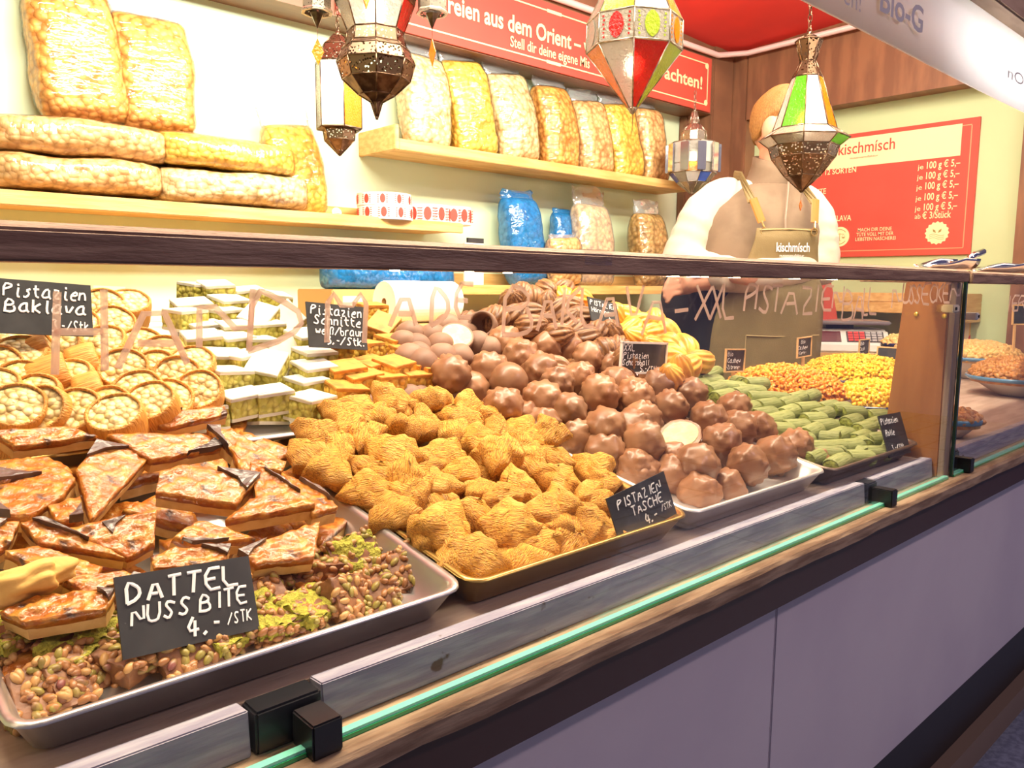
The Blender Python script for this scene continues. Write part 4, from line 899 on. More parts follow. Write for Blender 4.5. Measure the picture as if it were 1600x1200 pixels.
# blue bag on a box, paper roll
a, b = at(508, 444, Y=2.2), at(700, 440, Y=2.2)
zt = at(600, 452, Y=2.2).z
t = thing('cardboard_box', 'brown cardboard box with a small white label under the blue bag', 'box', (at(570, 480, Y=2.22).x, 2.22, zt-.20))
m = MB().box((0, 0, .10), (.36, .22, .20)); m.build('carton', CARD, t, bevel=.003)
m = MB().box((-.11, -.1106, .145), (.07, .001, .07)); m.build('paper_label', PAPER, t)
bag('blue_bag', 'long blue plastic bag lying on the cardboard box', V((a.x, 2.2, zt+.045)), V((b.x, 2.2, zt+.04)), .085, .16, 'blue', FILMB, None, flap=.0, lie=True)
p = at(600, 472, Y=2.02); p2 = at(706, 478, Y=2.02); t = thing('paper_towel_roll', 'thick white paper towel roll lying before the cardboard box', 'paper roll', mx=frame((1, 0, 0), (0, 0, 1), p))
L_ = p2.x-p.x; m = MB(); m.lathe([(.012, 0), (.062, 0), (.064, .004), (.064, L_-.004), (.062, L_), (.012, L_)], 36, caps=(False, False)); m.build('paper', PAPER, t, smooth=False)
m = MB(); m.lathe([(.013, .001), (.013, L_-.001), (.011, L_-.001), (.011, .001)], 20, caps=(False, False)); m.build('core', CARD, t)
# a back shelf carrying box and roll
t = thing('back_counter', 'wooden back counter along the wall under box and paper roll', 'counter', (1.2, 2.2, .08))
zk = p.z-.066
m = MB().lim(-.6, 2.9, 1.92, 2.44, zk-.03, zk); m.build('top', WOOD, t, True, bevel=.003)
m = MB().lim(-.6, 2.9, 2.0, 2.44, .08, zk-.03); m.build('carcass', DKBROWN, t, True)
# patterned tape rolls on the lower shelf
STK = mat('sticker_print', (.90, .86, .78), .6, c2=(.55, .16, .08), sc=60, tex='wave', lo=.75, hi=.82)
def taperoll(px, py, w_, h, lab, Y=2.29, z=None):
    p = at(px, py, Y=Y); p.z = z if z is not None else ZS1+.001
    t = thing('sticker_roll', lab, 'sticker roll', p, 'printed sticker rolls on the lower shelf'); R = w_/2
    m = MB(); m.lathe([(R*.5, 0), (R, 0), (R, h), (R*.5, h)], 40, caps=(False, False)); m.build('tape', PAPER, t, smooth=False)
    m = MB()
    n = 10
    for k in range(n):
        a = 2*PI*k/n; mx = MX.Rotation(a, 4, 'Z') @ MX.Translation((0, -R*1.004, h/2)) @ MX.Rotation(PI/2, 4, 'X')
        m.mi = 0; m.prism([(.22*h*math.cos(2*PI*j/12), .38*h*math.sin(2*PI*j/12)) for j in range(12)], -.0012, .0002, mx)
        for s in (-1, 1):
            for q in (-.30, -.15, 0, .15, .30): m.box((s*.36*h, q*h, 0), (.18*h, .045*h, .0006), mx)
    m.build('emblem', REDINK, t)
    return t
taperoll(602, 345, .185, .044, 'wide printed sticker roll at the bottom of the stack on the lower shelf')
taperoll(600, 322, .180, .040, 'wide printed sticker roll on top of the stack on the lower shelf', z=ZS1+.046)
taperoll(668, 350, .165, .062, 'tall printed sticker roll beside the stacked rolls', Y=2.31)
taperoll(708, 352, .130, .062, 'tall printed sticker roll at the very end of the lower shelf', Y=2.29)
p = at(526, 327, Y=2.26); p.z = ZS1+.002; t = thing('loose_sticker', 'small round red and white sticker lying on the lower shelf', 'sticker', mx=frame((-.2, -.9, .35), (1, 0, 0), p+V((0, 0, .012)))); m = MB().lathe([(.015, 0), (.015, .001)], 20); m.build('disc', PAPER, t); m = MB(); [m.box((0, y, .0012), (.022, .002, .0005)) for y in (-.009, -.005, 0, .005, .009)]; m.build('print', REDINK, t)
p = at(740, 372, Y=2.28); t = thing('small_card', 'small black topped white card standing on the low shelf', 'card', (p.x, 2.28, ZC-.005)); hc = p.z-ZC+.005
m = MB().lim(-.045, .045, -.004, .004, 0, hc-.018); m.build('white_slip', PAPER, t); m = MB().lim(-.03, .045, -.005, .005, hc-.018, hc); m.build('black_top', CHALKB, t)

# ================================================================ banner and menu board
a, b, c = at(560, -40, Y=2.305), V((3.405, 2.305, 0)), None
x0, x1, z0, z1 = 1.35, 3.405, ZB+.004, ZC+1.092
t = thing('red_banner', 'long red banner with cream lettering on the back beam', 'banner', ((x0+x1)/2, 2.30, z0))
m = MB().lim(x0, x1, 2.300, 2.308, z0, z1); m.build('panel', RED, t, True)
m = MB()
for (xa, xb, za, zb) in ((x0, x1-.05, z0+.028, z0+.033), (x0, x1-.05, z1-.033, z1-.028), (x1-.033, x1-.028, z0+.05, z1-.05)): m.lim(xa, xb, 2.2985, 2.3005, za, zb)
for zz in (z0+.04, z1-.04): m.lathe([(.014, 0), (.014, .001), (.010, .001)], 16, frame((0, -1, 0), (1, 0, 0), (x1-.04, 2.2995, zz)), caps=(False, True))
for xx, zz in ((2.32, z0+.03), (2.32, z1-.03)): m.box((xx, 2.2995, zz), (.08, .001, .012))
m.build('cream_border', CREAM, t, True)
BF = frame((0, -1, 0), (1, 0, 0))
def btxt(s, pa, pb, hgt, bold):
    A, B = at(*pa, Y=2.298), at(*pb, Y=2.298); A.y = B.y = 2.2985
    printed(s, MX.Translation((A.x, 2.2985, A.z)) @ BF, CREAM, t, 'lettering', width=B.x-A.x, height=hgt, bold=bold)
btxt('reien aus dem Orient – v', (699, 19), (920, 84), .062, .022)
btxt('Stell dir deine eigene Mis', (797, 72), (921, 106), .040, .012)
btxt('achten!', (1038, 122), (1097, 138), .058, .022)
# menu board on the right wall: x axis runs from the back corner towards the street
XM = 3.688
ya, yb_ = 2.02, 1.185; zm0, zm1 = ZC+.142, ZC+.702
t = thing('menu_board', 'red menu board with cream prices on the side wall', 'menu board', (XM, (ya+yb_)/2, zm0))
m = MB().lim(XM, XR, yb_, ya, zm0, zm1); m.build('panel', RED, t, True, bevel=.001)
MF = MX((V((0, -1, 0)), V((0, 0, 1)), V((-1, 0, 0)))).transposed().to_4x4()
def mp(px, py): q = at(px, py, X=XM-.0005); return q
m = MB()
for (y0_, y1_, z0_, z1_) in ((yb_+.03, ya-.03, zm1-.030, zm1-.026), (yb_+.03, ya-.03, zm0+.026, zm0+.030), (yb_+.028, yb_+.032, zm0+.03, zm1-.03)): m.lim(XM-.001, XM, y0_, y1_, z0_, z1_)
m.build('border_line', mat('coral_line', (.85, .30, .16), .6), t, True)
q0, q1 = mp(1504, 193), mp(1500, 243)
m = MB().lim(XM-.0012, XM, q0.y, ya-.06, q1.z, q0.z); m.build('cream_field', CREAM, t, True)
def mtxt(s, pa, pb, hgt, mt, bold=.012):
    A, B = mp(*pa), mp(*pb); printed(s, MX.Translation((XM-.0014, A.y, A.z)) @ MF, mt, t, 'lettering', width=max(.01, A.y-B.y), height=hgt, bold=bold)
mtxt('kischmísch', (1309, 243), (1397, 234), .052, REDINK, .008)
mtxt('nussmanufaktur', (1328, 249), (1372, 245), .010, REDINK, 0)
mtxt('IN 12 SORTEN', (1275, 275), (1337, 271), .026, CREAM)
mtxt('FRÜCHTE', (1250, 306), (1290, 304), .026, CREAM); mtxt('NÜSSE', (1258, 335), (1290, 334), .026, CREAM); mtxt('AUCH BAKLAVA', (1262, 348), (1330, 347), .026, CREAM)
for k, yy in enumerate((265, 281, 297, 314, 330)):
    xx = 1434-1.2*k; mtxt('je', (xx, yy), (xx+9, yy-.6), .022, CREAM, 0); mtxt('100 g € 5,–', (xx+12, yy-1), (xx+64, yy-4.5), .030, CREAM, .014)
mtxt('ab', (1429, 342), (1438, 341.5), .022, CREAM, 0); mtxt('€ 3/Stück', (1441, 342), (1486, 339), .030, CREAM, .014)
for k, s in enumerate(('MACH DIR DEINE', 'TÜTE VOLL MIT DER', 'LIEBSTEN NASCHEREI')): mtxt(s, (1340-2*k, 362+7.3*k), (1393+3*k, 359+7.3*k), .016, CREAM, .004)
def seal(px, py, R, teeth, nm):
    q = mp(px, py); mx = MX.Translation((XM-.0004, q.y, q.z)) @ MF; m = MB()
    n = teeth*2 if teeth else 32
    m.prism([((R if (j % 2 == 0 or not teeth) else R*.88)*math.cos(2*PI*j/n), (R if (j % 2 == 0 or not teeth) else R*.88)*math.sin(2*PI*j/n)) for j in range(n)], 0, .001, mx); m.build(nm, CREAM, t, True)
    m = MB()
    if teeth:
        for s in (-1, 1): m.prism([(s*.004, 0), (s*.016, .006), (s*.018, .017), (s*.008, .012)], .001, .0016, mx)
        for k in range(3): m.tube([(-.03+.006*j, -.008-.008*k+.004*math.sin(j*.6), .0012) for j in range(11)], .0008, 4, mx)
    else:
        m.tube([(0, -.018, .0012), (0, .018, .0012)], .0012, 4, mx); m.tube([(-.018, .012, .0012), (.018, .012, .0012)], .0010, 4, mx); m.tube([(-.008, -.018, .0012), (.008, -.018, .0012)], .001, 4, mx)
        for s in (-1, 1): m.prism([(s*.018-.008, -.002), (s*.018+.008, -.002), (s*.018+.004, -.008), (s*.018-.004, -.008)], .001, .0014, mx); m.tube([(s*.018-.008, -.002, .0012), (s*.018, .012, .0012), (s*.018+.008, -.002, .0012)], .0006, 4, mx)
        m.tube([(.034*math.cos(PI*j/10), .034*math.sin(PI*j/10), .0012) for j in range(2, 9)], .0014, 4, mx); m.tube([(.034*math.cos(-PI*j/10), .034*math.sin(-PI*j/10), .0012) for j in range(2, 9)], .0014, 4, mx)
    m.build('emblem', mat('olive_ink', (.30, .22, .06), .6), t, True)
seal(1312, 370, .046, 0, 'round_seal'); seal(1464, 364, .050, 16, 'scalloped_seal')

# white valance at the street front
VAL = mat('white_valance_cloth', (.86, .87, .86), .6, c2=(.80, .81, .80), sc=2)
VT = VAL.node_tree; bs = VT.nodes['Principled BSDF']; tl_ = VT.nodes.new('ShaderNodeBsdfTranslucent'); tl_.inputs[0].default_value = (.9, .9, .9, 1); mxs = VT.nodes.new('ShaderNodeMixShader'); mxs.inputs[0].default_value = .5
VT.links.new(bs.outputs[0], mxs.inputs[1]); VT.links.new(tl_.outputs[0], mxs.inputs[2]); VT.links.new(mxs.outputs[0], VT.nodes['Material Output'].inputs[0])
t = thing('white_valance', 'white printed cloth valance hanging at the stall front over the nut bowls', 'valance', (2.6, .5, ZC+.335))
m = MB(); rr = []
for k in range(24):
    x = .55+4.2*k/23; wv = .002*math.sin(x*5); rr.append([(x, .495+wv, ZC+.336), (x, .497+wv*.6, ZC+.40), (x, .500, ZC+.468), (x, .504, ZC+.468), (x, .501+wv*.6, ZC+.40), (x, .499+wv, ZC+.336)])
m.rings(rr); m.build('cloth', VAL, t, True, smooth=True)
GREYI = mat('grey_print', (.50, .48, .48), .7)
def vtxt(s, pa, pb, hgt, b):
    A, B = at(*pa, Y=.490), at(*pb, Y=.490); printed(s, MX.Translation((A.x, .4915, A.z)) @ BF, GREYI, t, 'lettering', width=B.x-A.x, height=hgt, bold=b)
vtxt('en!', (1318, 4), (1345, 16), .024, 0); vtxt('Bio-G', (1374, 14), (1442, 32), .036, .02); vtxt('nOK', (1574, 120), (1612, 138), .02, 0)
m = MB().lim(.55, 4.75, .47, .60, ZC+.466, ZC+.53); o = m.build('trim_5', mat('front_board', (.40, .27, .17), .6, c2=(.30, .19, .11), sc=4, st=(2, 10, 10)), bevel=.003); struct(o)

# ================================================================ lanterns
def lantern(name, label, ax, Y, ypx, bands, n, metal, pier, chain_top, ph=0, pend=True, bulb_r=.014):
    """ax: pixel column of the axis at ypx (its lowest tip). bands: (r_px, y_px) rings from top to bottom with the fill between."""
    tip = at(ax, ypx, Y=Y); s = (tip-EYE).dot(fw)/FPX
    t = thing(name, label, 'lantern', tip)
    def Zp(y): return (ypx-y)*s*.99
    fr = MB()
    for bi in range(len(bands)-1):
        r0, y0, _ = bands[bi]; r1, y1, fill = bands[bi+1]; r0 *= s; r1 *= s; z0, z1 = Zp(y0), Zp(y1)
        pts0 = [V((r0*math.cos(ph+2*PI*j/n), r0*math.sin(ph+2*PI*j/n), z0)) for j in range(n)]; pts1 = [V((r1*math.cos(ph+2*PI*j/n), r1*math.sin(ph+2*PI*j/n), z1)) for j in range(n)]
        for j in range(n):
            fr.tube([pts0[j], pts1[j]], .0016+.012*s, 5); 
            if bi == 0: fr.tube([pts0[j], pts0[(j+1) % n]], .002, 5)
            fr.tube([pts1[j], pts1[(j+1) % n]], .0018+.010*s, 5)
        if isinstance(fill, (list, tuple)):
            for j in range(n):
                k = (j+1) % n; q = [pts0[j], pts0[k], pts1[k], pts1[j]]; cc = sum(q, V())/4; q = [cc+(p-cc)*.96 for p in q]
                inn = V((cc.x, cc.y, 0)).normalized()*-.0025
                m = MB(); m.rings([[p for p in q], [p+inn for p in q]]); o = m.build('glass_panel', G[fill[j % len(fill)]], t)
        elif fill in ('metal', 'pierced'):
            m = MB()
            m.rings([pts0, pts1], (False, False)); m.build('pierced_band' if fill == 'pierced' else 'metal_band', pier if fill == 'pierced' else metal, t)
    fr.build('frame', metal, t, smooth=True)
    zt = Zp(bands[0][1])
    if chain_top:
        m = MB(); z = zt
        k = 0
        m.tube([(0, 0, zt-.002), (0, 0, zt+.012)], .006, 8)
        while z < chain_top-tip.z:
            pts = [(.0055*math.cos(a) if k % 2 else 0, 0 if k % 2 else .0055*math.cos(a), z+.012+.011*math.sin(a)) for a in [2*PI*j/10 for j in range(11)]]
            m.tube(pts, .0014, 5); z += .017; k += 1
        m.build('chain', metal, t, smooth=True)
    return t, s, tip, Zp
def bulbin(t, z, r=.013, e=2.0):
    m = MB(); m.ball((0, 0, z), (r, r, r*1.4), None, 14, 9); m.build('bulb', BULB, t, smooth=True)
    m = MB(); m.tube([(0, 0, z+r*1.2), (0, 0, z+r*1.2+.02)], r*.6, 10); m.build('lamp_holder', BLACK, t, smooth=True)
def pendant(t, z, col, k=1.0):
    m = MB(); m.tube([(0, 0, z), (0, 0, z-.018*k)], .0007, 4); m.build('pendant_wire', METALO, t)
    m = MB(); m.prism([(0, -.014*k), (.008*k, 0), (0, .014*k), (-.008*k, 0)], -.001, .001, MX.Translation((0, 0, z-.032*k)) @ MX.Rotation(PI/2, 4, 'X') ); m.build('pendant_glass', G[col], t)
ZT = ZC+1.25
# middle lantern
t, s, tip, Zp = lantern('moroccan_lantern', 'silvery octagonal lantern with red and green panes over the chocolate balls', 988, 1.2, 177, [(22, -60, None), (73, 40, ['clear', 'lime', 'clear', 'clear', 'lime', 'clear', 'amber', 'clear']), (74, 84, ['clear']), (7, 170, ['white', 'red', 'lime', 'amber', 'white', 'red', 'lime', 'amber']), (2, 177, 'metal')], 8, METALS, PIERCES, ZT, ph=math.radians(-6))
for j in range(8):          # almond shaped coloured glass in the middle band
    a = math.radians(-6)+2*PI*(j+.5)/8; R = 73.5*s*math.cos(PI/8)+.0012; mx = MX.Rotation(a, 4, 'Z') @ MX.Translation((R, 0, Zp(62))) @ MX.Rotation(PI/2, 4, 'Y')
    m = MB(); h = 19*s; w_ = 12*s; m.prism([(-h*math.cos(q), w_*math.sin(q)*abs(math.sin(q))**.3*(1 if math.sin(q) >= 0 else 1)) for q in [2*PI*k/16 for k in range(16)]], -.0008, .0010, mx); m.build('almond_pane', G[['lime', 'amber', 'red', 'clear', 'red', 'lime', 'amber', 'red'][j]], t)
    m = MB(); Rb = R-.0006
    for sy in (-1, 1):
        for k in range(6): m.box((0, sy*(20+(k % 2)*1)*s, (k-2.5)*6*s), (.001, 3*s, 3*s), MX.Rotation(a, 4, 'Z') @ MX.Translation((Rb, 0, Zp(62))))
    m.build('punched_border', G[['amber', 'red', 'lime', 'clear', 'red', 'lime', 'amber', 'clear'][j]], t)
bulbin(t, Zp(105), .016); m = MB(); m.tube([(0, 0, 0), (.002, 0, -.02), (0, 0, -.045)], .0008, 4); m.build('tip_wire', METALO, t)
# seller's lantern
t, s, tip, Zp = lantern('moroccan_lantern', 'bronze lantern with green and white glass cone hanging before the seller', 1252, 1.05, 300, [(10, 66, None), (20, 72, 'metal'), (11, 102, 'pierced'), (22, 126, 'pierced'), (47, 205, ['white', 'white', 'white', 'green', 'white', 'amber', 'white', 'white']), (67, 219, ['white', 'clear']), (52, 231, ['white', 'clear', 'white', 'clear', 'white', 'green', 'clear', 'white']), (47, 248, 'pierced'), (26, 276, 'pierced'), (4, 297, 'metal'), (1.5, 300, 'metal')], 8, METALO, PIERCE, ZT, ph=math.radians(27.4))
bulbin(t, Zp(190), .017); pendant(t, -.004, 'amber', .95)
# big chandelier with side lanterns
t, s, tip, Zp = lantern('moroccan_lantern', 'large bronze chandelier lantern with onion bowl and hanging side lanterns', 589, 1.5, 186, [(30, -120, None), (58, -60, 'pierced'), (62, 2, ['clear', 'amber', 'white', 'amber']), (60, 12, 'metal'), (43, 55, ['white', 'white', 'white', 'clear', 'white', 'white', 'red', 'white']), (46, 75, 'pierced'), (52, 82, 'metal'), (60, 102, 'pierced'), (52, 128, 'pierced'), (28, 150, 'metal'), (9, 161, 'metal'), (2, 183, 'metal'), (1, 186, 'metal')], 8, METALO, PIERCE, ZT+.1, ph=math.radians(12.2))
bulbin(t, Zp(22), .018)
CPL = [V((rt.x, rt.y, 0)).normalized()*(87*s), V((rt.x, rt.y, 0)).normalized()*(-90*s), V((-fw.x, -fw.y, 0)).normalized()*(80*s)]
for k, off in enumerate(CPL):
    r = 22*s; m = MB()
    z0, z1 = Zp(-70), Zp(28) if k < 2 else Zp(-30)
    m.lathe([(r*.3, z0+.03), (r, z0), (r, z1+.008), (r*1.12, z1+.004), (r*1.12, z1), (r*.9, z1)], 8, MX.Translation(off), caps=(True, False)); q = m.build('side_lantern', PIERCES, t)
    m = MB(); m.lathe([(r*.9, z0), (r*.9, z1+.01)], 8, MX.Translation(off), caps=(False, False)); m.build('side_glass', G['white' if k != 1 else 'clear'], q)
    m = MB(); m.tube([off*.55+V((0, 0, Zp(-20))), off*.8+V((0, 0, Zp(-25))), off+V((0, 0, z0+.01))], .004, 6); m.build('arm', METALO, q)
    m = MB(); m.lathe([(r*.5, z1), (.001, z1-.03)], 6, MX.Translation(off), caps=(True, False)); m.build('drop_cone', METALO, q)
    m = MB(); m.tube([off+V((0, 0, z1-.03)), off+V((0, 0, z1-.05))], .0008, 4); m.build('pendant_wire', METALO, q)
    m = MB(); mx = MX.Translation(off+V((0, 0, z1-.078))) @ MX.Rotation([1.5, -.6, .3][k], 4, 'Z') @ MX.Rotation(PI/2, 4, 'X'); m.prism([(0, -.028), (.013, 0), (0, .028), (-.013, 0)], -.001, .001, mx); m.build('pendant_glass', G['amber'], q)
# wall lantern behind it
t, s, tip, Zp = lantern('moroccan_lantern', 'slim six sided bronze lantern hanging behind the big chandelier', 531, 2.15, 240, [(8, 62, None), (25, 78, 'pierced'), (36, 104, 'pierced'), (36, 203, ['white', 'white', 'clear', 'white', 'amber', 'white']), (26, 205, 'metal'), (24, 220, 'pierced'), (8, 236, 'metal'), (1, 243, 'metal')], 6, METALO, PIERCE, ZB+.0, ph=math.radians(12))
bulbin(t, Zp(150), .02)
# mirrored corner lantern
t, s, tip, Zp = lantern('moroccan_lantern', 'small mirrored star lantern in the corner behind the seller', 1081, 2.12, 305, [(4, 178, None), (8, 196, 'metal'), (19, 208, 'pierced'), (20, 222, 'pierced'), (36, 226, 'metal'), (36, 258, ['white', 'clear']), (36, 272, ['clear', 'white', 'amber']), (24, 286, ['blue', 'clear', 'white']), (4, 302, 'pierced')], 10, METALS, PIERCES, ZB-.0, ph=.3)
bulbin(t, Zp(248), .02)
MIR = mat('mirror_glass', (.75, .76, .78), .08, .9)
for j in range(10):
    a = .3+2*PI*j/10; R = 40*s; m = MB()
    m.box((R, 0, Zp(250)), (.012, 13*s, 42*s), MX.Rotation(a, 4, 'Z')); m.build('mirror_block', MIR, t, bevel=.002)

# ================================================================ smaller things at the back and the right
t = thing('tray_divider', 'pale wooden divider strip between the baklava rolls and the white slices', 'divider', (.285, 1.15, ZC-.2))
m = MB(); m.rings([[(x, .985, ZC-.225), (x, 1.33, ZC-.085), (x, 1.33, ZC-.035), (x, .985, ZC-.170)] for x in (.278, .284)]); m.build('board', mat('divider_wood', (.80, .58, .28), .45), t, True, bevel=.001)
a, b, c = at(146, 446, Y=1.34), at(196, 448, Y=1.34), at(146, 480, Y=1.34); mx, W, H = plate_frame(a, b, c); t = thing('paper_card', 'blank white paper card behind the baklava price sign', 'card', mx=mx @ MX.Translation((0, -H/2, 0))); m = MB().box((0, -.02, 0), (W, H+.04, .001), mx); m.build('sheet', PAPER, t, True)
# side shelf, bench, scale
t = thing('wall_shelf', 'short thick wooden shelf on the side wall under the red menu board', 'shelf', (3.58, 1.6, ZC-.1))
m = MB().lim(3.46, XR, 1.13, 2.0, ZC-.060, ZC-.022); m.build('board', WOOD, t, True, bevel=.003)
m = MB().lim(3.46, 3.48, 1.13, 2.0, ZC-.105, ZC-.060); m.build('front_strip', WOOD, t, True, bevel=.002)
m = MB().lim(3.48, XR, 1.13, 1.16, ZC-.14, ZC-.060); m.build('bracket', WOOD, t, True, bevel=.002)
SX = V((.60, -.80, 0)); SF = V((-.80, -.60, 0))
sc = at(1318, 551, Y=1.44); zb = sc.z
smx = MX.Translation(sc) @ MX((SX, -SF, V((0, 0, 1)))).transposed().to_4x4() @ MX.Scale(1.08, 4)
t = thing('side_bench', 'small wooden bench under the shop scale', 'bench', mx=MX.Translation(V((sc.x, sc.y, .08))) @ MX((SX, -SF, V((0, 0, 1)))).transposed().to_4x4())
hb = zb-.08
m = MB().box((.02, .13, hb-.014), (.42, .36, .028)); m.build('top', WOOD, t, bevel=.003)
for x in (-.16, .20):
    for y in (-.02, .28): m = MB().box((x, y, (hb-.028)/2), (.045, .045, hb-.028)); m.build('leg', WOOD, t, bevel=.003)
t = thing('shop_scale', 'white electronic shop scale with red and grey keys behind the seller', 'scale', mx=smx)
SCW = mat('scale_plastic', (.78, .78, .74), .4); SCK = mat('scale_keypad', (.05, .045, .045), .4)
m = MB(); m.rings([[(x, -.02, 0), (x, .25, 0), (x, .25, .085), (x, .04, .085), (x, -.012, .030)] for x in (-.15, .16)]); m.build('housing', SCW, t, bevel=.008)
m = MB().box((0, .14, .110), (.33, .25, .014)); m.build('platform', mat('steel_platform', (.55, .54, .56), .3, .8), t, bevel=.005)
m = MB().box((0, .14, .095), (.10, .10, .02)); m.build('neck', BLACK, t)
kf = frame((0, -.055, .052), (1, 0, 0), (0, .0135, .0585))
m = MB().box((.075, 0, .0005), (.13, .050, .003), kf); m.build('keypad', SCK, t)
m = MB().box((-.065, 0, .0005), (.11, .050, .003), kf); m.build('display', mat('red_display', (.10, .01, .01), .2, emit=.15), t)
RK, GK = mat('red_key', (.75, .05, .04), .5), mat('grey_key', (.45, .43, .43), .5)
for r_ in range(4):
    for c_ in range(6):
        m = MB().box((.075+(c_-2.5)*.0205, (r_-1.5)*.0118, .003), (.016, .0088, .003), kf); m.build('key', RK if c_ < 3 else GK, t)
# red card and striped bag on the scale
def polycard(nm, lab, cat, pts, Y0, mt, th=.002, part='card_sheet', group=None):
    ps = [at(x, y, Y=Y0+dy) for x, y, dy in pts]; nrm = (ps[1]-ps[0]).cross(ps[2]-ps[0]).normalized()*th
    lo = min(ps, key=lambda p: p.z); t = thing(nm, lab, cat, lo); m = MB(); m.rings([[p for p in ps], [p+nrm for p in ps]]); m.build(part, mt, t, True); return t, ps, nrm
STR = mat('yellow_striped_paper', (.90, .62, .16), .6, c2=(.70, .22, .06), sc=22, tex='wave', lo=.5, hi=.55)
polycard('red_menu_card', 'red card standing on the scale behind the seller', 'card', [(1280, 436, .03), (1298, 436, .03), (1309, 500, 0), (1262, 507, 0)], 1.56, RED)
polycard('striped_paper_bag', 'yellow and red striped paper bag beside the red card on the scale', 'paper bag', [(1240, 436, .03), (1284, 436, .03), (1290, 503, 0), (1262, 505, 0)], 1.59, STR)
# popcorn-striped bag beyond the far bowl
p = at(1533, 562, Y=1.13); sx = (p-EYE).dot(fw)/FPX
pm = MX.Translation((p.x, p.y, ZC-.330)) @ MX((V((.80, -.60, 0)), V((.60, .80, 0)), V((0, 0, 1)))).transposed().to_4x4()
t = thing('striped_paper_bag', 'tall cream and yellow striped paper bag with red oval emblem behind the far bowl', 'paper bag', mx=pm)
ht = at(1533, 494, Y=1.13).z-(ZC-.33); W = 82*sx
YST, CST = mat('yellow_stripe', (.80, .50, .12), .6), mat('cream_paper', (.82, .72, .46), .6)
m = MB().box((0, .05, ht/2), (W, .10, ht)); m.build('paper', CST, t)
m = MB()
for k in range(6): m.box((-W/2+W*(k+.5)/6, -.0006, ht/2), (W/13, .001, ht))
m.build('stripes', YST, t)
m = MB(); m.prism([(W*.30*math.cos(2*PI*j/24), W*.13*math.sin(2*PI*j/24)) for j in range(24)], 0, .001, frame((0, -1, 0), (1, 0, 0), (0, -.0014, ht*.80-.05))); m.prism([(W*.36*math.cos(2*PI*j/24), W*.14*math.sin(2*PI*j/24)) for j in range(24)], 0, .001, frame((0, -1, 0), (1, 0, 0), (0, -.0014, ht*.30))); m.build('emblem', REDINK, t)
m = MB(); m.rings([[(W/2*s_, y, ht) for s_, y in ((-1, 0), (1, 0), (1, .1), (-1, .1))], [(W/2*s_*1.0, y, ht+.006) for s_, y in ((-1, -.002), (1, -.002), (1, .1), (-1, .1))]], (False, False)); m.build('folded_rim', PAPER, t)
bowl(1414, 530, 1.10, .075, .055, .03, 'almond', CT, 'pale_cashew', 'dark rimmed bowl of pale nuts beside the shop scale', 'pale roasted nut in the dark rimmed bowl beside the scale', BDARK, 'pale nuts beside the scale', 60, base=at(1414, 560, Y=1.10).z)
q = at(1414, 560, Y=1.10); t = thing('bowl_stand', 'low wooden stand under the dark rimmed bowl', 'stand', (q.x, q.y, ZC-.33)); m = MB().lim(q.x-.07, q.x+.07, q.y-.07, q.y+.07, ZC-.33 if q.y < 1.36 else .08, q.z); m.build('block', WOOD, t, True, bevel=.003)
# serving ledge with scoops
t = thing('serving_ledge', 'narrow ledge behind the far rail carrying metal scoops', 'ledge', (2.6, .66, ZC+.0)); m = MB().lim(1.66, 3.68, .586, .74, ZC+.012, ZC+.034); m.build('board', DARKRAIL, t, True, bevel=.001)
STEEL = mat('polished_steel', (.78, .78, .80), .12, 1.0)
def scoop(px0, px1, py, lab):
    a, b = at(px0, py, Y=.63), at(px1, py+3, Y=.63); L_ = (b-a).length; R = .034
    t = thing('metal_scoop', lab, 'scoop', mx=frame((0, 0, 1), (b-a), V((a.x, .665, ZC+.0345))), group=None)
    m = MB(); o_, i_ = [], []
    for k in range(9):
        u = k/8; rr_ = R*(.75+.25*math.sin(PI*min(1, u*1.3+.1))); e = PI*(.52+.48*min(1, u*1.6))
        o_.append([(L_*u, rr_*math.sin(-e/2+e*j/12)*1.0, R-rr_*math.cos(-e/2+e*j/12)) for j in range(13)]); i_.append([(L_*u, rr_*.95*math.sin(-e/2+e*j/12), R-rr_*.95*math.cos(-e/2+e*j/12)) for j in range(13)])
    m.rings([x+y[::-1] for x, y in zip(o_, i_)]); m.build('bowl', STEEL, t, smooth=True)
    m = MB(); m.tube([(L_, 0, R), (L_+.03, 0, R+.01), (L_+.09, 0, R+.02)], .008, 10); m.build('handle', STEEL, t, smooth=True)
scoop(1471, 1540, 404, 'open metal scoop with bluish reflection on the far ledge'); scoop(1553, 1640, 407, 'second metal scoop at the end of the far ledge')
p = at(935, 388, Y=.520); t = thing('clear_tape', 'strip of clear tape wrapped over the dark rail', 'tape', p); m = MB().box((p.x, .5193, ZC+.026), (.040, .0006, .012)); m.box((p.x+.004, .55, ZC+.0352), (.036, .05, .0006)); m.build('tape_strip', FILM, t, True)
for k, (px, py) in enumerate(((1432, 505), (1451, 516))):
    pass

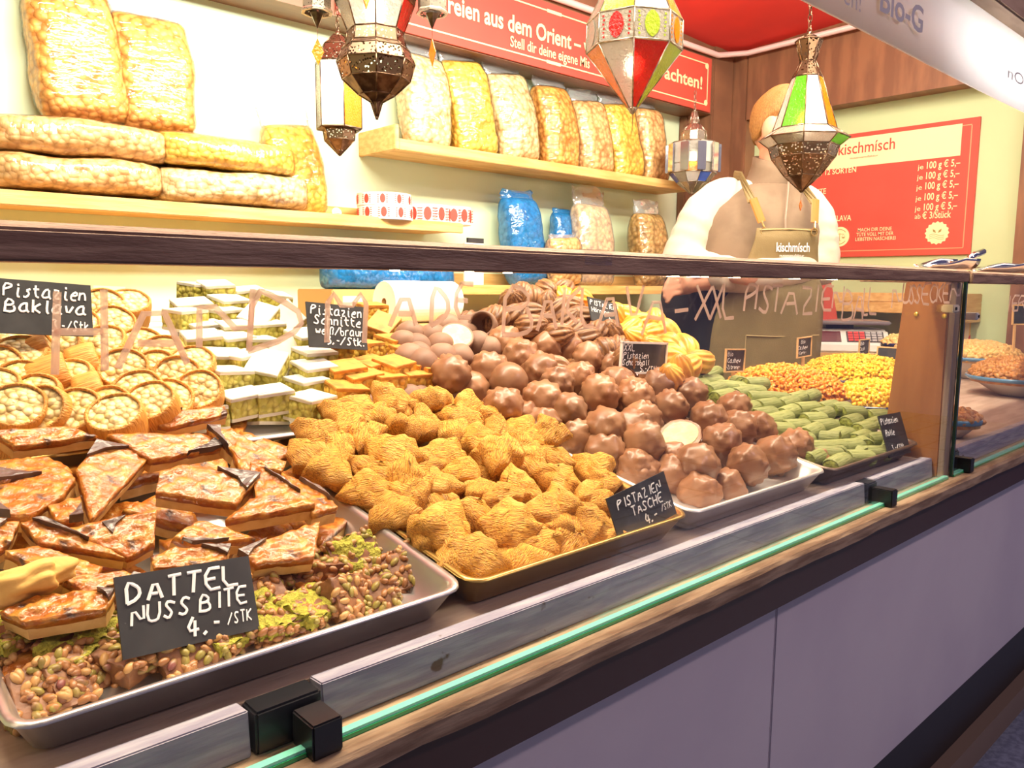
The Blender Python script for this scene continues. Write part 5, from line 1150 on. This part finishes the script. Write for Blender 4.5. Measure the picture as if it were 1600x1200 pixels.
# ================================================================ the seller
PX = MX.Translation((2.423, 1.434, 0)) @ MX((V((.764, -.637, 0)), V((.637, .764, 0)), V((0, 0, 1)))).transposed().to_4x4()
SKIN = mat('skin', (.64, .33, .21), .5, sss=.12, c2=(.58, .29, .18), sc=12)
HAIR = mat('blond_hair', (.42, .215, .06), .5, c2=(.25, .11, .025), sc=40, st=(14, 14, 2), bump=.002, bsc=60, bst=(14, 14, 1.5))
CREAMW = mat('cream_fleece', (.60, .51, .42), .85, c2=(.54, .45, .36), sc=9, bump=.0015, bsc=18)
TAUPE = mat('taupe_fleece', (.22, .155, .10), .85, c2=(.18, .125, .08), sc=12, bump=.0012, bsc=20)
OLIVE = mat('olive_apron_cloth', (.20, .145, .058), .75, c2=(.165, .12, .045), sc=9, bump=.001, bsc=300)
LEATHER = mat('tan_leather', (.40, .16, .02), .5); BRASSH = mat('brass_hook', (.75, .55, .22), .25, .9)
t = thing('person', 'seller in cream and taupe fleece and olive apron, head behind a hanging lantern', 'person', mx=PX @ MX.Translation((0, 0, .08)))
PS = 1.12
def loc(v): return V((v[0]*PS, v[1]*PS, v[2]*PS+ZC))
def caps(m, a, b, ra, rb, n=12):
    a, b = V(a), V(b); d = (b-a)
    m.tube([a-d.normalized()*ra*.7, a-d.normalized()*ra*.4, a, b, b+d.normalized()*rb*.4, b+d.normalized()*rb*.7], [ra*.6, ra*.88, ra, rb, rb*.88, rb*.6], n)
def remeshed(m, nm, mt, vox, sm=6):
    mw = MB(); mw.v = [PX @ loc(p) for p in m.v]; mw.f = m.f; mw.m = m.m
    o = mw.build(nm, mt, t, True, smooth=True); r = o.modifiers.new('r', 'REMESH'); r.mode = 'VOXEL'; r.voxel_size = vox; r.use_smooth_shade = True
    if sm: q = o.modifiers.new('s', 'SMOOTH'); q.iterations = sm; q.factor = .5
    return o
HC = V((.074, .0, .452)); HF = V((.80, -.58, -.12)).normalized(); HS = V((-.58, -.80, 0)).normalized(); HU = HF.cross(HS).normalized()*1
if HU.z < 0: HU = -HU
hm_ = MX((HF, HS, HU)).transposed().to_4x4(); hm_.translation = HC
m = MB()
m.ball((-.005, 0, .022), (.098, .078, .100), hm_, 24, 16)          # skull
m.ball((.030, 0, -.040), (.062, .060, .075), hm_, 20, 12)         # face and jaw
m.ball((.068, 0, -.088), (.026, .026, .022), hm_, 12, 8)         # chin
m.ball((.098, 0, -.018), (.018, .013, .022), hm_, 10, 8); m.ball((.090, 0, .006), (.012, .010, .026), hm_, 10, 8)   # nose
m.ball((.084, 0, -.052), (.014, .024, .006), hm_, 10, 6); m.ball((.083, 0, -.062), (.013, .020, .006), hm_, 10, 6)   # lips
for s in (-1, 1):
    m.ball((.078, s*.032, .016), (.016, .022, .007), hm_, 10, 6)   # brow
    m.ball((-.022, s*.088, -.004), (.026, .016, .038), hm_, 14, 8); m.ball((.008, s*.078, -.036), (.010, .008, .012), hm_, 10, 6)
caps(m, (.050, .012, .25), (.058, .008, .40), .060, .056, 16)
# trunk, arms and legs below the clothes
caps(m, (.0, .0, -.10), (.0, .01, .20), .12, .12); caps(m, (-.08, .02, -.2), (.0, .0, -.05), .12, .12)
for s, e, w_ in (((-.150, .0, .225), (-.225, -.02, .075), (-.11, -.26, .03)), ((.150, -.01, .215), (.165, -.05, .07), (-.18, -.17, .018))):
    caps(m, (0, 0, .22), s, .07, .055); caps(m, s, e, .050, .042); caps(m, e, w_, .040, .028)
for x in (-.16, -.01): caps(m, (x, .02, -.25), (x, .03, -.66), .08, .06); caps(m, (x, .03, -.66), (x, .05, -.955), .055, .04); caps(m, (x, .02, -.97), (x, -.14, -.975), .04, .03)
# hand that rests behind the rail
wv = V((-.18, -.17, .018)); hd = V((-1, -.12, -.10)).normalized()
caps(m, wv, wv+hd*.07, .026, .030)
for k in range(4):
    b0 = wv+hd*.085+V((0, .012, .024-.016*k)); L_ = (.036, .042, .040, .032)[k]; b1 = b0+hd*L_+V((0, 0, -.004)); b2 = b1+V((-.014, 0, -.022))
    caps(m, b0-hd*.02, b1, .0095, .0085, 8); caps(m, b1, b2, .0085, .0075, 8)
caps(m, wv+hd*.03+V((0, -.015, .02)), wv+hd*.065+V((0, -.035, .028)), .011, .009, 8)
remeshed(m, 'body', SKIN, .0052, 4)
# face details
for s in (-1, 1):
    p = hm_ @ V((.086, s*.030, .002)); mm = MB(); mm.ball(p, .0115, None, 12, 8); mm.v = [PX @ loc(v) for v in mm.v]; q = mm.build('eye', mat('eye_white', (.8, .78, .74), .2), t, True, smooth=True)
# hair: a cap with a short back and a longer top
m = MB(); n = 40; rr = []
for i in range(16):
    th = PI*.02+PI*.60*i/15; rr.append([])
    for j in range(n):
        a = 2*PI*j/n; fx = math.cos(a); lim_ = .62 if fx > .2 else 1.0; t2 = th*(1.12-.46*max(0, fx+.05)**1.2-.50*math.exp(-((fx+.08)/.36)**2)*(1-.25*math.cos(2*a)**2))
        q = 1.045+.04*noise.noise((math.cos(a)*3, math.sin(a)*3, i*.3))
        rr[-1].append(hm_ @ V((-.008+.100*q*math.sin(t2)*math.cos(a), .080*q*math.sin(t2)*math.sin(a), .028+.104*q*math.cos(t2)+.008*math.sin(a*5)*math.sin(t2)*.4)))
m.rings(rr, (True, True)); m.v = [PX @ loc(v) for v in m.v]; m.build('hair', HAIR, t, True, smooth=True)
# fleece
m = MB(); K = 30; rr = []
for z, wx, wy, ox, oy in ((-.17, .175, .125, -.03, .01), (-.08, .178, .13, -.02, .0), (.02, .185, .135, -.01, 0), (.12, .19, .14, 0, 0), (.20, .185, .13, 0, 0), (.255, .15, .10, .01, .005), (.29, .105, .085, .03, .008), (.305, .08, .075, .045, .01)):
    rr.append([(ox+wx*math.copysign(abs(math.cos(2*PI*j/K))**.8, math.cos(2*PI*j/K))*(1+.03*noise.noise((j*.6, z*14, 0))), oy+wy*math.copysign(abs(math.sin(2*PI*j/K))**.85, math.sin(2*PI*j/K))*(1+.04*noise.noise((j*.7, z*12, 4))), z) for j in range(K)])
m.rings(rr); m.v = [PX @ loc(v) for v in m.v]; m.build('fleece_body', TAUPE, t, True, smooth=True, sub=1)
m = MB(); rr = []
for z, r, ox in ((.285, .085, .042), (.315, .078, .048), (.345, .075, .055), (.370, .077, .060), (.372, .071, .060), (.34, .068, .055)):
    rr.append([(ox+r*math.cos(2*PI*j/K), .008+r*.95*math.sin(2*PI*j/K), z+.02*math.sin(2*PI*j/K)-.01*math.cos(2*PI*j/K)) for j in range(K)])
m.rings(rr, (False, False)); m.v = [PX @ loc(v) for v in m.v]; m.build('collar', TAUPE, t, True, smooth=True)
for k, pts in enumerate((((-.02, .0, .285), (-.10, .0, .265), (-.158, .0, .215), (-.200, -.01, .14), (-.232, -.02, .07), (-.20, -.12, .045), (-.14, -.22, .035)), ((.085, .0, .285), (.125, -.005, .255), (.158, -.015, .205), (.168, -.035, .13), (.172, -.055, .06), (.06, -.135, .045), (-.08, -.175, .028), (-.17, -.178, .020)))):
    rad = (.030, .062, .072, .066, .064, .056, .046) if k == 0 else (.030, .058, .068, .064, .060, .054, .046, .038)
    m = MB(); P = [V(p) for p in pts]
    fine, fr_ = [], []
    for i in range(len(P)-1):
        for q in range(4):
            u = q/4; fine.append(P[i].lerp(P[i+1], u)); fr_.append((rad[i]+(rad[i+1]-rad[i])*u)*(1+.05*math.sin(i*5+q*2.3)))
    fine.append(P[-1]); fr_.append(rad[-1]); m.tube(fine, fr_, 18)
    o = remeshed(m, 'sleeve', CREAMW, .009, 5)
m = MB(); m.tube([(.055, -.085, .345), (.045, -.110, .27), (.030, -.138, .19), (.03, -.144, .14)], .003, 6); m.v = [PX @ loc(v) for v in m.v]; m.build('zipper', mat('zipper_tape', (.30, .23, .17), .5), t, True)
m = MB(); m.box((.062, -.082, .325), (.007, .006, .022)); m.v = [PX @ loc(v) for v in m.v]; m.build('zip_pull', BLACK, t, True)
# trousers
m = MB(); rr = []
caps(m, (-.13, .02, -.02), (-.12, .02, -.22), .150, .150, 20)
for x in (-.19, -.03): caps(m, (x, .02, -.2), (x, .03, -.66), .105, .08); caps(m, (x, .03, -.66), (x, .04, -.90), .08, .065)
remeshed(m, 'black_trousers', mat('black_cloth', (.010, .010, .011), .8), .012, 4)
# apron
def ap(x, z): return V((x, -.158-.012*math.cos(x*9)+.5*x*x*.5+(-.02 if z < 0 else 0)+.010*noise.noise((x*8, z*5, 2)), z))
m = MB(); rr = []
for i in range(24):
    u = i/23; z = .163-.80*u
    if z > .0: x0, x1 = -.060-.06*((.163-z)/.163)**1.5, .118+.012*((.163-z)/.163)
    else: x0, x1 = -.185+.065*math.exp(z*18), .135
    rr.append([(x0+(x1-x0)*j/16, z) for j in range(17)])
ring2 = [[ap(*p) for p in r]+[ap(*p)+V((0, .003, 0)) for p in r[::-1]] for r in rr]
m.rings(ring2); m.v = [PX @ loc(v) for v in m.v]; m.build('apron', OLIVE, t, True, smooth=True)
m = MB(); 
for pts in ([(-.085, -.135), (.0, -.138), (.125, -.133)], [(-.085, -.135), (-.088, -.25), (-.085, -.36)], [(-.053, .157), (.03, .160), (.112, .157)]):
    m.tube([ap(*p)+V((0, -.002, 0)) for p in pts], .0016, 5)
m.v = [PX @ loc(v) for v in m.v]; m.build('seam', mat('apron_seam', (.42, .32, .15), .7), t, True)
for k, (pa, pb, pc) in enumerate((((-.075, -.055, .318), (-.068, -.142, .235), (-.040, -.162, .165)), ((.105, -.070, .290), (.112, -.140, .235), (.104, -.160, .165)))):
    pa, pb, pc = V(pa), V(pb), V(pc)
    m = MB(); m.tube([pa+V((0, .06, .01)), pa, pb], .014, 8, None, flat=(0, 1, .2)); m.v = [PX @ loc(v) for v in m.v]; q = m.build('apron_strap', OLIVE, t, True)
    m = MB(); m.tube([pb+V((0, -.003, .01)), pb.lerp(pc, .8)+V((0, -.004, 0))], .0115, 8, None, flat=(0, 1, .2)); m.v = [PX @ loc(v) for v in m.v]; m.build('leather_tab', LEATHER, q, True)
    m = MB(); m.tube([pc+V((.009*math.cos(a), -.006, -.012+.010*math.sin(a))) for a in [2*PI*j/12 for j in range(13)]], .0022, 6); m.tube([pb.lerp(pc, .75)+V((0, -.006, 0)), pc+V((0, -.006, 0))], .003, 6); m.v = [PX @ loc(v) for v in m.v]; m.build('brass_hook', BRASSH, q, True)
LM = PX @ MX.Translation((-.008*PS, -.178*PS, ZC+.098*PS)) @ frame((.0, -1, 0), (1, 0, 0))
printed('kischmísch', LM, CHALK, t, 'lettering', width=.106, height=.029, bold=.014); printed('nussmanufaktur', LM @ MX.Translation((.012, -.016, 0)), CHALK, t, 'lettering', width=.078, height=.009)
bpy.context.view_layer.update()
